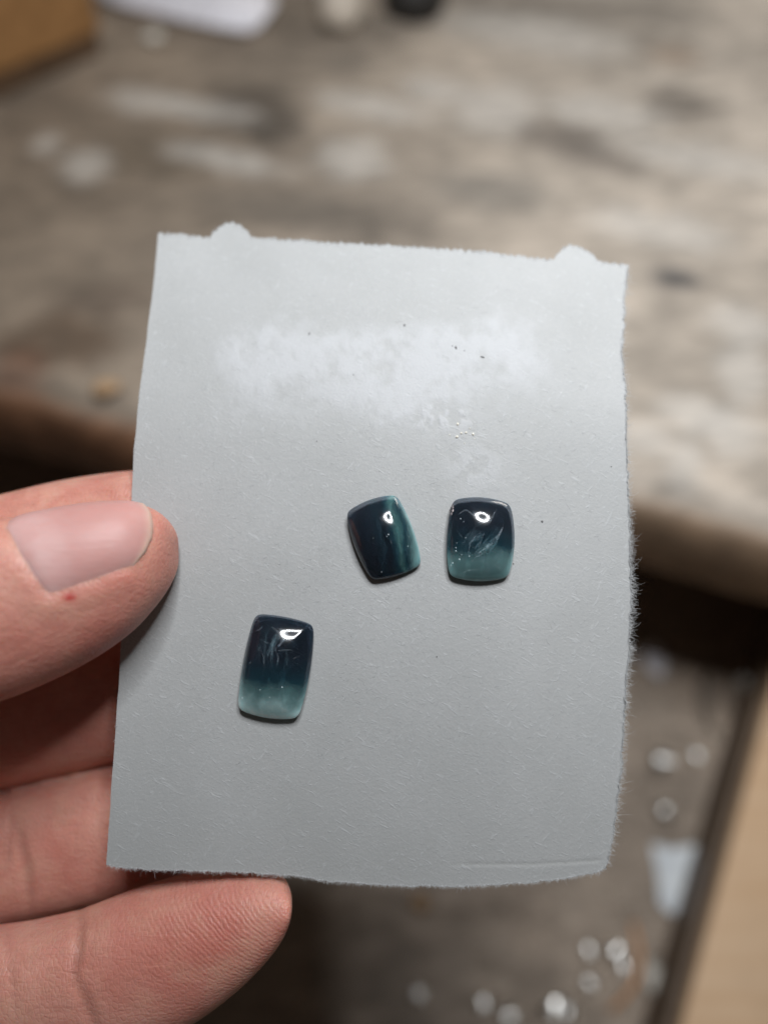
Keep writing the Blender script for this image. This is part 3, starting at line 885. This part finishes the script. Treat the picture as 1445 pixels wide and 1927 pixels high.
def mat_stone(name, zone_dir, stops, seed, veil=(0, 0, 0.003, 0.0, 0)):
    """colour-zoned tourmaline: polished face over a body that is partly clear, partly cloudy. stops: (position, clear colour, cloud colour, density)"""
    t = NT(name); v = t.coords()
    warp = t.noise(t.mapping(v, loc=(seed, 0, 0)), 300, 3, 0.55)
    streak = t.noise(t.mapping(v, (1, 0.25, 1), (0, 0, R(15)), (seed, 0.01, 0)), 900, 3, 0.6)
    dp = t.new("ShaderNodeVectorMath", operation='DOT_PRODUCT'); t.link(v, dp.inputs[0]); dp.inputs[1].default_value = zone_dir
    f = t.math('ADD', t.math('ADD', dp.outputs["Value"], 0.5), t.math('MULTIPLY', t.math('SUBTRACT', warp, 0.5), 0.30))
    clear = t.ramp(f, [(p, c) for p, c, k, d in stops])
    cloud = t.ramp(f, [(p, k) for p, c, k, d in stops])
    cloud = t.mix(t.maprange(streak, 0.5, 0.75, 0, 0.5), cloud, t.mix(1.0, cloud, (1.7, 1.7, 1.7), 'MULTIPLY'))
    vn = t.noise(t.aniso(v, (1, 0.28, 1), R(veil[4]), (seed, 0.02, 0)), 620, 5, 0.62, 1.6)
    ds = t.new("ShaderNodeVectorMath", operation='DISTANCE'); t.link(v, ds.inputs[0]); ds.inputs[1].default_value = (veil[0], veil[1], 0.0028)
    vm = t.math('MULTIPLY', t.maprange(vn, 0.50, 0.74, 0, 1), t.maprange(ds.outputs["Value"], veil[2] * 0.25, veil[2], veil[3], 0.0, True))
    cloud = t.mix(vm, cloud, (0.36, 0.55, 0.64))
    den = t.ramp(f, [(p, (d, d, d)) for p, c, k, d in stops])
    ab = t.new("ShaderNodeVolumeAbsorption"); t.link(clear, ab.inputs["Color"])
    t.link(t.math('MULTIPLY', den, 1000.0), ab.inputs["Density"])
    t.link(ab.outputs[0], t.out.inputs["Volume"])
    t.set(Base_Color=cloud, Roughness=0.5, Specular_IOR_Level=0.0)
    t.b.inputs["Subsurface Weight"].default_value = 0.8
    t.b.inputs["Subsurface Radius"].default_value = (0.6, 1.0, 1.0)
    t.b.inputs["Subsurface Scale"].default_value = 0.0008
    tr = t.new("ShaderNodeBsdfTransparent")
    body = t.new("ShaderNodeMixShader"); body.inputs[0].default_value = 0.55
    t.link(t.b.outputs[0], body.inputs[1]); t.link(tr.outputs[0], body.inputs[2])
    gl = t.new("ShaderNodeBsdfGlossy"); gl.inputs["Roughness"].default_value = 0.11
    fr = t.new("ShaderNodeFresnel"); fr.inputs["IOR"].default_value = 1.62
    top = t.new("ShaderNodeMixShader")
    geo = t.new("ShaderNodeNewGeometry"); bf = geo.outputs["Backfacing"]
    t.link(t.math('MULTIPLY', fr.outputs[0], t.math('SUBTRACT', 1.0, bf)), top.inputs[0])
    sx = t.new("ShaderNodeSeparateXYZ"); t.link(v, sx.inputs[0])
    t.link(t.math('MAXIMUM', bf, t.maprange(sx.outputs[2], 0.0006, 0.0018, 0.0, 0.60)), body.inputs[0]); t.link(body.outputs[0], top.inputs[1]); t.link(gl.outputs[0], top.inputs[2])
    t.link(top.outputs[0], t.out.inputs["Surface"])
    return t.m

STONES = []
def stone(name, corners, bulge, H, mat, label, rnd=22, flat=2.1, q=0.78):
    O = np.array([card_uv(*p) for p in outline(corners, bulge, 200, rnd)])
    if np.cross(O[1] - O[0], O[2] - O[1]) < 0: O = O[::-1]
    m, c = stone_mesh(name, O, H, 0.0009, flat, q)
    o = link(name, m, mat)
    o.matrix_world = CM @ Matrix.Translation((c[0], c[1], float(card_z(*c)) + 0.00022))
    o.cycles.is_caustics_caster = True
    tag(o, label, "gemstone", "three cabochon stones on the card")
    STONES.append(o); return o
IND = (0.16, 0.24, 0.36); MID = (0.10, 0.28, 0.34); TEA = (0.30, 0.66, 0.66); FOOT_GLOW = (0.50, 0.82, 0.82)  # palest tone paints the light gathered at a stone's foot
kI = (0.020, 0.032, 0.050); kM = (0.022, 0.075, 0.105); kB = (0.024, 0.052, 0.074); kT = (0.100, 0.235, 0.24); kT2 = (0.20, 0.37, 0.38); kGlow = (0.62, 0.92, 0.93)  # brightest cloud tone is the foot's glow, painted as colour
ms1 = mat_stone("tourmaline_split", (105, 20, 0), [(0.0, IND, kI, 0.55), (0.34, IND, kI, 0.55), (0.46, MID, kB, 0.6), (0.56, IND, kI, 0.55), (0.66, MID, kM, 0.5), (0.73, TEA, kT, 0.24), (0.82, MID, kM, 0.36), (0.94, TEA, kT2, 0.24)], 0.0)
ms2 = mat_stone("tourmaline_fissured", (0, -85, 0), [(0.0, IND, kI, 0.5), (0.34, IND, kI, 0.5), (0.58, MID, kM, 0.5), (0.74, TEA, kT2, 0.18), (1.0, FOOT_GLOW, kT2, 0.10)], 0.02, (0.0002, -0.0012, 0.0042, 0.80, 38))
ms3 = mat_stone("tourmaline_long", (-8, -70, 0), [(0.0, IND, kI, 0.55), (0.40, IND, kI, 0.55), (0.60, MID, kM, 0.55), (0.76, TEA, kT2, 0.22), (0.90, FOOT_GLOW, kGlow, 0.06)], 0.05, (0.0002, 0.0028, 0.0036, 0.6, 10))
st1 = stone("cabochon", [(653, 966), (746, 933), (793, 1062), (700, 1091)], [8, 8, 7, 8], 0.0032, ms1, "tilted squarish dark cabochon whose right side turns teal, left of the fissured one")
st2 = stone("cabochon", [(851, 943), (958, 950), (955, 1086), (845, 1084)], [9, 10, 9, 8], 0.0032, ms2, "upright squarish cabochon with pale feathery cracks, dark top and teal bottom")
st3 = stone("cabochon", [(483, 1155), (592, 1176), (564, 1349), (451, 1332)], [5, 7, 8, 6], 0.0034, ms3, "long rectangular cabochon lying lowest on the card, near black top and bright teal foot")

ti = NT("crack_veil"); ti.set(Base_Color=(0.80, 0.88, 0.93), Roughness=0.35, Specular_IOR_Level=0.6)
na = ti.noise(ti.coords(), 2600, 3, 0.6); ti.link(ti.maprange(na, 0.36, 0.72, 0.0, 0.34), ti.b.inputs["Alpha"])
ti2 = NT("bubble_glint"); ti2.set(Base_Color=(0.85, 0.95, 0.97), Roughness=0.2, Specular_IOR_Level=0.8)
def local_uv(st, px, py):
    w = Vector(at_depth(px, py, 0.1)); o_ = st.matrix_world.inverted() @ Vector(CAM); d_ = (st.matrix_world.inverted() @ w) - o_
    bv = BVHTree.FromPolygons([v.co for v in st.data.vertices], [tuple(p.vertices) for p in st.data.polygons])
    h, n_, _, _ = bv.ray_cast(o_, d_.normalized())
    return h, n_
def crack(st, pix, w0, depth=0.00030, tilt=0.9, seed=0):
    P = []
    pp = np.array(pix, float); n = 26
    d = np.concatenate([[0], np.cumsum(np.linalg.norm(np.diff(pp, axis=0), axis=1))]); d /= d[-1]
    rr = np.random.default_rng(seed)
    V, F = [], []
    jx = np.cumsum(rr.normal(0, 0.22, n)); jx -= np.linspace(jx[0], jx[-1], n)
    last = None
    for k in range(n):
        t_ = k / (n - 1)
        x = np.interp(t_, d, pp[:, 0]) + jx[k]; y = np.interp(t_, d, pp[:, 1]) + jx[n - 1 - k]
        h, n_ = local_uv(st, x, y)
        if h is None: continue
        P.append((h - n_ * depth, n_))
    m_ = len(P)
    for k in range(m_):
        t_ = k / (m_ - 1); p, n_ = P[k]
        tg_ = (P[min(k + 1, m_ - 1)][0] - P[max(k - 1, 0)][0]).normalized(); sd = n_.cross(tg_).normalized()
        w = w0 * PXM * (0.25 + math.sin(math.pi * t_) * (0.6 + 0.8 * rr.random()))
        V += [p + sd * w * 0.5, p - sd * w * 0.5 - n_ * (w * tilt), p - n_ * (w * 0.25)]
    for k in range(m_ - 1):
        for a_, b_ in ((0, 1), (1, 2), (2, 0)):
            F.append((3 * k + a_, 3 * k + b_, 3 * k + 3 + b_, 3 * k + 3 + a_))
    F.append((0, 2, 1)); F.append((3 * m_ - 3, 3 * m_ - 2, 3 * m_ - 1))
    return link("crack", mesh_of("crack", V, F), ti.m, st)
def bubbles(st, lst):
    bm = bmesh.new()
    for (x, y, r_) in lst:
        h, n_ = local_uv(st, x, y)
        if h is None: continue
        b_ = bmesh.ops.create_icosphere(bm, subdivisions=1, radius=r_ * PXM)
        for v in b_["verts"]: v.co += h - n_ * (r_ * PXM * 0.9)
    m = bpy.data.meshes.new("bubbles"); bm.to_mesh(m); bm.free()
    return link("bubbles", m, ti2.m, st, True, "stuff")
for k, (pix, w) in enumerate((([(859, 969), (869, 961), (878, 958), (889, 965), (900, 974)], 1.6), ([(950, 992), (940, 1006), (930, 1018), (918, 1028), (907, 1037), (893, 1046)], 5.0),
        ([(906, 1000), (893, 1010), (884, 1023), (880, 1046)], 2.6), ([(936, 956), (930, 968), (922, 985)], 2.2), ([(949, 986), (944, 1002), (936, 1018)], 2.0), ([(912, 1003), (904, 1020), (900, 1036)], 2.2),
        ([(884, 1060), (894, 1050), (912, 1040)], 2.4), ([(925, 1062), (936, 1066), (944, 1074)], 1.6), ([(858, 994), (863, 1006), (870, 1014)], 1.2), ([(900, 1074), (880, 1076), (866, 1084)], 1.4))):
    crack(st2, pix, w, seed=k)
bubbles(st2, [(857, 1031, 1.3), (857, 1037, 1.5), (876, 1012, 1.0), (866, 976, 1.3), (864, 1053, 1.6), (851, 1060, 1.6), (883, 1047, 1.2), (859, 1022, .8), (872, 982, .9), (848, 1064, 1.2), (868, 1044, .9), (890, 1030, .8)])
for k, (pix, w) in enumerate((([(522, 1180), (530, 1184), (537, 1194), (530, 1204), (524, 1214), (517, 1222)], 7.0), ([(510, 1178), (516, 1182), (524, 1190)], 2.4), ([(477, 1187), (486, 1182), (494, 1178)], 1.5), ([(486, 1203), (500, 1208), (510, 1213), (518, 1220)], 1.5),
        ([(520, 1225), (536, 1223), (552, 1224)], 2.2), ([(489, 1225), (494, 1236), (494, 1259)], 2.4), ([(464, 1250), (469, 1244)], 1.6), ([(516, 1222), (523, 1236), (522, 1250)], 2.6), ([(552, 1240), (566, 1236)], 1.2))):
    crack(st3, pix, w, seed=20 + k)
bubbles(st3, [(531, 1294, 1.5), (489, 1299, 1.0), (507, 1313, 1.0), (455, 1314, 1.3), (503, 1322, .8)])
for k, (pix, w) in enumerate((([(735, 1015), (738, 1024)], 1.6), ([(675, 1046), (680, 1054), (686, 1063)], 1.6), ([(716, 972), (719, 980)], 1.2))):  # second one draws an edge glint as a pale sliver
    crack(st1, pix, w, seed=40 + k)
bubbles(st1, [(731, 1006, 1.7), (702, 1013, .8), (768, 1028, 1.0), (770, 1010, .9), (718, 1077, .9), (728, 1010, 1.0)])
# chipped, unpolished corner on the fissured stone
ch_ = crack(st2, [(852, 948), (848, 958), (846, 973)], 9, 0.00001, 0.1, 77); ch_.name = "chipped_edge"
tc = NT("chipped_face"); tc.set(Base_Color=(0.55, 0.47, 0.45), Roughness=0.7); ch_.data.materials.clear(); ch_.data.materials.append(tc.m)
ch_["label"] = "pale chipped patch on the upper left edge"

# ------------------------------------------------------------------ the hand
def loft(stations, seg=44, expo=2.2, sub=7):
    """stations: (x px, y centre px, half height px, depth of centre, half thickness m). Sections stand across the finger; returns verts, faces"""
    A = np.array(stations, float)
    t = np.arange(len(A)); tt_ = np.linspace(0, len(A) - 1, (len(A) - 1) * sub + 1)
    def cr(col):
        y = A[:, col]; out = []
        for s_ in tt_:
            k = min(int(s_), len(y) - 2); f = s_ - k
            p0_, p1_, p2_, p3_ = y[max(k - 1, 0)], y[k], y[k + 1], y[min(k + 2, len(y) - 1)]
            if k == 0: p0_ = 2 * p1_ - p2_
            if k == len(y) - 2: p3_ = 2 * p2_ - p1_
            out.append(0.5 * (2 * p1_ + (p2_ - p0_) * f + (2 * p0_ - 5 * p1_ + 4 * p2_ - p3_) * f * f + (3 * p1_ - p0_ - 3 * p2_ + p3_) * f ** 3))
        return np.array(out)
    x, yc, hh, d, th = (cr(i) for i in range(5))
    hh = np.maximum(hh, 1.5); th = np.maximum(th, 0.0002)
    V = []
    for i in range(len(x)):
        P = at_depth(x[i], yc[i], d[i]); h = hh[i] * d[i] / FPX
        for k in range(seg):
            a = 2 * math.pi * k / seg
            c, s_ = math.cos(a), math.sin(a)
            cc = abs(c) ** (2 / expo) * (1 if c > 0 else -1); ss = abs(s_) ** (2 / expo) * (1 if s_ > 0 else -1)
            V.append(P + UP * (h * ss) - FW * (th[i] * cc))       # angle 0 faces the viewer, 90 deg is up
    n = len(x); F = []
    for i in range(n - 1):
        for k in range(seg):
            F.append((i * seg + k, (i + 1) * seg + k, (i + 1) * seg + (k + 1) % seg, i * seg + (k + 1) % seg))
    F.append(tuple(range(seg))); F.append(tuple((n - 1) * seg + k for k in range(seg))[::-1])
    return np.array(V), F, x
def card_depth(px, py):
    return (C0 - CAM).dot(nrm) / ray(px, py).dot(nrm)
DT = card_depth(220, 1060) 
# thumb: pad presses on the card face
TH_ST = []
for (x, y0, y1, th) in ((-1150, 1180, 1700, .0145), (-800, 1120, 1560, .0130), (-500, 1045, 1450, .0115), (-260, 1010, 1385, .0102), (-120, 1003, 1352, .0098), (0, 979, 1320, .0090),
                        (70, 964, 1294, .0082), (140, 951, 1261, .0075), (200, 945, 1226, .0069), (250, 945, 1188, .0062), (285, 956, 1150, .0054), (310, 974, 1117, .0044), (326, 995, 1088, .0032), (334, 1016, 1066, .0019), (337, 1034, 1048, .0006)):
    lean = 0.0000 if x > 0 else (-x) * 1.0e-5
    TH_ST.append((x, (y0 + y1) / 2, (y1 - y0) / 2, DT - 0.0005 - th * 0.96 + lean, th))
tv, tf, txs = loft(TH_ST)
DB = card_depth(200, 1300)
DL_ = card_depth(400, 1660) - 0.0014
def finger(rows, back, deeper=0.0):
    st = []
    for (x, y0, y1, th, extra) in rows:
        bk = max(back, card_depth(max(min(x, 600), 100), y0 + 30) + 0.0012) if back is not DL_ else back
        st.append((x, (y0 + y1) / 2, (y1 - y0) / 2, bk + th + extra + deeper, th))
    return loft(st)
# index: along the back of the card, seen above the thumb
i_v, i_f, _ = finger([(-1250, 1010, 1400, .0105, .004), (-900, 990, 1330, .0098, .002), (-600, 985, 1270, .0090, .001), (-300, 975, 1230, .0090, 0), (-100, 948, 1190, .0085, 0), (0, 931, 1168, .0082, 0), (120, 903, 1140, .0080, 0),
                      (240, 886, 1112, .0076, 0), (340, 884, 1090, .0068, 0), (420, 900, 1072, .0056, 0), (465, 925, 1050, .0042, 0), (487, 950, 1025, .0024, 0), (494, 975, 1000, .0008, 0)], DB + 0.0006)
m_v, m_f, _ = finger([(-1250, 1300, 1680, .0105, .004), (-900, 1300, 1660, .0100, .002), (-600, 1290, 1600, .0092, .001), (-300, 1265, 1545, .0090, 0), (-100, 1240, 1505, .0086, 0), (0, 1222, 1482, .0084, 0), (110, 1195, 1456, .0082, 0),
                      (220, 1172, 1428, .0080, 0), (330, 1158, 1402, .0074, 0), (430, 1160, 1372, .0064, 0), (500, 1180, 1340, .0052, 0), (530, 1210, 1310, .0034, 0), (542, 1240, 1280, .0010, 0)], DB + 0.0010, 0.0075)
r_v, r_f, _ = finger([(-1250, 1580, 1950, .0100, .004), (-900, 1580, 1910, .0095, .002), (-600, 1560, 1860, .0088, .001), (-300, 1532, 1808, .0086, 0), (-120, 1510, 1768, .0082, 0), (0, 1488, 1743, .0080, 0), (110, 1462, 1717, .0078, 0),
                      (220, 1440, 1690, .0075, 0), (320, 1428, 1660, .0070, 0), (400, 1430, 1635, .0060, 0), (450, 1455, 1600, .0046, 0), (474, 1490, 1565, .0028, 0), (482, 1515, 1540, .0010, 0)], DB + 0.0012, 0.0085)
l_v, l_f, _ = finger([(-1250, 1880, 2190, .0095, .006), (-900, 1860, 2170, .0090, .004), (-600, 1830, 2130, .0084, .002), (-300, 1786, 2070, .0082, 0), (-150, 1768, 2040, .0080, 0), (0, 1750, 2022, .0078, 0), (80, 1736, 2006, .0077, 0), (150, 1718, 1992, .0076, 0),
                      (240, 1684, 1972, .0079, 0), (330, 1656, 1936, .0080, 0), (400, 1640, 1893, .0077, 0), (460, 1637, 1846, .0068, 0), (505, 1643, 1801, .0056, 0), (532, 1660, 1766, .0042, 0), (545, 1684, 1739, .0026, 0), (549, 1702, 1720, .0008, 0)], DL_)
# palm, heel of the hand and wrist, beyond the frame
p_v, p_f, _ = loft([(-2900, 1760, 330, 0.140, .021), (-2500, 1730, 350, 0.138, .021), (-2200, 1700, 420, 0.134, .020), (-1900, 1660, 510, 0.130, .019), (-1600, 1610, 560, 0.1275, .0165), (-1300, 1575, 560, 0.1265, .0140), (-1080, 1560, 520, 0.126, .0105), (-960, 1560, 470, 0.126, .005)], 48, 2.6)
q_v, q_f, _ = loft([(-2250, 1620, 250, 0.126, .016), (-1900, 1560, 300, 0.119, .019), (-1500, 1490, 300, 0.110, .019), (-1150, 1440, 270, 0.101, .0165), (-850, 1370, 220, 0.098, .011), (-700, 1330, 160, .098, .006)], 44, 2.2)
Vs, Fs, off = [], [], 0
for v, f in ((tv, tf), (i_v, i_f), (m_v, m_f), (r_v, r_f), (l_v, l_f), (p_v, p_f), (q_v, q_f)):
    Vs.append(v); Fs += [tuple(i + off for i in ff) for ff in f]; off += len(v)
raw = mesh_of("hand_raw", np.vstack(Vs), Fs)
tmp = bpy.data.objects.new("hand_raw", raw); COL.objects.link(tmp)
md = tmp.modifiers.new("r", 'REMESH'); md.mode = 'VOXEL'; md.voxel_size = 0.00055
md = tmp.modifiers.new("s", 'SMOOTH'); md.factor = 0.5; md.iterations = 7
dg = bpy.context.evaluated_depsgraph_get()
hm = bpy.data.meshes.new_from_object(tmp.evaluated_get(dg))
bpy.data.objects.remove(tmp); bpy.data.meshes.remove(raw)
hm.name = "hand"
nvt = len(hm.vertices)
co = np.empty(nvt * 3); hm.vertices.foreach_get("co", co); co = co.reshape(-1, 3)
no = np.empty(nvt * 3); hm.vertices.foreach_get("normal", no); no = no.reshape(-1, 3)
rel = co - CAM
dep = rel @ FW
hx = rel @ RT / dep * FPX + CX; hy = CY - rel @ UP / dep * FPX       # position along and across the fingers, photo units
facing = -(no @ FW)
# nail: a curved plate on the thumb's own surface
seg = 44
def th_surf(px, deg):
    i = np.interp(px, txs, np.arange(len(txs)))
    i0 = int(min(i, len(txs) - 2)); f = i - i0
    k = (deg / 360 * seg) % seg; k0 = int(k); g = k - k0
    g4 = lambda ii, kk: tv[ii * seg + kk % seg]
    return (g4(i0, k0) * (1 - g) + g4(i0, k0 + 1) * g) * (1 - f) + (g4(i0 + 1, k0) * (1 - g) + g4(i0 + 1, k0 + 1) * g) * f
NA, NB = 46, 36
d0, d1 = -4.0, 104.0
ax_pt = lambda px: at_depth(px, np.interp(px, [s_[0] for s_ in TH_ST], [s_[1] for s_ in TH_ST]), np.interp(px, [s_[0] for s_ in TH_ST], [s_[3] for s_ in TH_ST]))
NP = np.zeros((NA, NB, 3)); NAT = np.zeros((NA, NB, 3))
for j in range(NB):
    v = j / (NB - 1)
    deg = d0 + (d1 - d0) * v
    xp = np.interp(v, [0, .1, .3, .62, 1], [134, 118, 82, 32, 22])
    xd = np.interp(v, [0, .12, .28, .45, .65, .85, 1], [272, 296, 304, 303, 294, 272, 236])
    for i in range(NA):
        u = i / (NA - 1)
        px = xp + (xd - xp) * u
        p = th_surf(px, deg); c = ax_pt(px); out = (p - c) / np.linalg.norm(p - c)
        e_side = min(v, 1 - v); e_base = u
        rise = 0.00022 * min(1, e_side / 0.14) * min(1, e_base / 0.14 + 0.1) - 0.00034 * (1 - min(1, e_side / 0.07)) - 0.00030 * (1 - min(1, e_base / 0.07))
        NP[i, j] = p + out * rise
        lun = 1 - sstep(0.20, 0.50, u + 0.10 * (2 * v - 1) ** 2 + 0.05 * v)
        NAT[i, j] = (lun, sstep(0.93, 1.0, u) * 0.9, 0)
for _ in range(5):
    NP[1:-1, 1:-1] = 0.5 * NP[1:-1, 1:-1] + 0.125 * (NP[:-2, 1:-1] + NP[2:, 1:-1] + NP[1:-1, :-2] + NP[1:-1, 2:])
cN = NP.mean((0, 1)); up_n = np.cross(NP[-1, NB // 2] - NP[0, NB // 2], NP[NA // 2, -1] - NP[NA // 2, 0]); up_n /= np.linalg.norm(up_n)
if up_n.dot(cN - ax_pt(180)) < 0: up_n = -up_n
lowp = NP - up_n * 0.00045
Vn = np.vstack([NP.reshape(-1, 3), lowp.reshape(-1, 3)])
idx = np.arange(NA * NB).reshape(NA, NB); nb = NA * NB
fq = np.stack([idx[:-1, :-1], idx[1:, :-1], idx[1:, 1:], idx[:-1, 1:]], -1).reshape(-1, 4)
loop = np.concatenate([idx[0, :], idx[1:, -1], idx[-1, -2::-1], idx[-2:0:-1, 0]]); nxt = np.roll(loop, -1)
nm = mesh_of("thumbnail", Vn, np.vstack([fq, fq[:, ::-1] + nb, np.stack([loop, nxt, nxt + nb, loop + nb], -1)]).tolist())
bm = bmesh.new(); bm.from_mesh(nm); bmesh.ops.recalc_face_normals(bm, faces=bm.faces); bm.to_mesh(nm); bm.free()
add_attr(nm, "nail", np.vstack([NAT.reshape(-1, 3)] * 2))
# fold of skin round the nail, bed below it
kd = KDTree(NA * NB)
flat = NP.reshape(-1, 3)
for i, p in enumerate(flat): kd.insert(p, i)
kd.balance()
red = np.zeros(nvt); wrk = np.zeros(nvt); cut = np.zeros(nvt); disp = np.zeros(nvt)
near = np.where((hx > -20) & (hx < 345) & (hy > 900) & (hy < 1200) & (dep < DT + 0.001))[0]
for i in near:
    p, k, dist = kd.find(co[i])
    a, b = divmod(k, NB)
    border = a in (0, NA - 1) or b in (0, NB - 1)
    if not border:
        disp[i] -= 0.00050 * min(1, min(a, NA - 1 - a, b, NB - 1 - b) / 6)
    elif a != NA - 1:
        disp[i] += 0.00020 * math.exp(-((dist - 0.0010) / 0.0012) ** 2)
        red[i] += 0.22 * math.exp(-(dist / 0.0012) ** 2)
    else:
        disp[i] -= 0.0002 * math.exp(-(dist / 0.0008) ** 2)
# red nick at the corner of the nail
thumb = sstep(DT + 0.001, DT - 0.003, dep) * sstep(1420, 1330, hy)
cut = np.exp(-(((hx - 131) / 11) ** 2 + ((hy - 1123) / 7) ** 2)) * thumb * 1.25
# lines across the thumb, finger joint creases, ridged tips
def crease(x0, y0, x1, y1, w, depth, k, mask):
    global disp, wrk
    dx, dy = x1 - x0, y1 - y0; L2 = dx * dx + dy * dy
    t = np.clip(((hx - x0) * dx + (hy - y0) * dy) / L2, 0, 1)
    bow = 6 * np.sin(t * math.pi)
    d = np.hypot(hx - (x0 + t * dx) - bow * 0.4, hy - (y0 + t * dy))
    g = np.exp(-(d / w) ** 2) * mask * np.sin(np.clip(t, 0.03, 0.97) * math.pi) ** 0.5
    disp = disp - depth * g; wrk = wrk + k * g
th_m = thumb * (facing > 0.1)
for a in ((-5, 1195, 62, 1150), (-5, 1225, 55, 1165), (-5, 1240, 75, 1185), (5, 1262, 60, 1225)):
    crease(*a, 3.0, 0.00020, 0.42, th_m)
fb = (1 - thumb)
lm = fb * (hy > 1640)
crease(152, 1715, 138, 1850, 8, 0.0007, 0.9, lm); crease(138, 1835, 190, 1965, 8, 0.0006, 0.85, lm)
crease(176, 1720, 168, 1850, 4, 0.00018, 0.3, lm); crease(10, 1745, 30, 1930, 6, 0.0003, 0.3, lm)
crease(30, 1545, 62, 1722, 9, 0.0006, 0.8, fb); crease(20, 1520, 10, 1650, 5, 0.0003, 0.4, fb)
for k in range(5):
    crease(205 + k * 9, 905 + k * 7, 248 + k * 3, 915 + k * 9, 2.0, 0.00007, 0.10, fb * (hy < 1000))
for k in range(46):      # fine random lines over the skin
    cx0 = random.uniform(-20, 330); 
    if k % 2: cy0 = random.uniform(1130, 1300); mk = th_m; a_ = random.uniform(-0.9, -0.3); ln = random.uniform(25, 70)
    else: cy0 = random.uniform(1480, 1920); mk = fb; a_ = random.uniform(1.1, 1.9); ln = random.uniform(40, 110)
    crease(cx0, cy0, cx0 + math.cos(a_) * ln, cy0 + math.sin(a_) * ln, random.uniform(1.8, 3.0), 0.00005, random.uniform(0.05, 0.18), mk)
# colour: redder pads and joints
red += 0.85 * np.exp(-(((hx - 360) / 190) ** 2 + ((hy - 1790) / 110) ** 2)) * fb
red += 0.30 * np.exp(-(((hx - 120) / 120) ** 2 + ((hy - 1600) / 90) ** 2)) * fb
red += 0.5 * sstep(1090, 1260, hy) * thumb
red += 0.5 * np.exp(-((hy - 1370) / 90) ** 2) * fb  # dark red of the thumb's shadow painted over the middle finger
red += 0.9 * (fbm(hx / 70, hy / 70, 4, 4) - 0.5)
red += 0.35 * thumb * sstep(60, 200, hx)
red += 0.12
ev = np.empty(len(hm.edges) * 2, np.int64); hm.edges.foreach_get("vertices", ev); ev = ev.reshape(-1, 2)
deg_ = np.bincount(ev.ravel(), minlength=nvt)
def relax(a, n):
    for _ in range(n):
        t_ = np.bincount(ev[:, 0], a[ev[:, 1]], nvt) + np.bincount(ev[:, 1], a[ev[:, 0]], nvt)
        a = 0.4 * a + 0.6 * t_ / deg_
    return a
disp = relax(disp, 2); red = relax(red, 4)
co = co + no * disp[:, None]
hm.vertices.foreach_set("co", co.ravel())
hm.update()
pmk = 1.0 * np.exp(-(((hx - 420) / 130) ** 2 + ((hy - 1750) / 95) ** 2)) * fb + 0.15
add_attr(hm, "print_mask", np.stack([pmk, pmk, pmk], -1))
add_attr(hm, "skin", np.clip(np.stack([red, wrk, cut], -1), 0, 1))
hand = link("hand", hm, M_skin)
tag(hand, "left hand pinching the paper card with its thumb in front and fingers behind", "hand")
nail = link("thumbnail", nm, M_nail, hand)
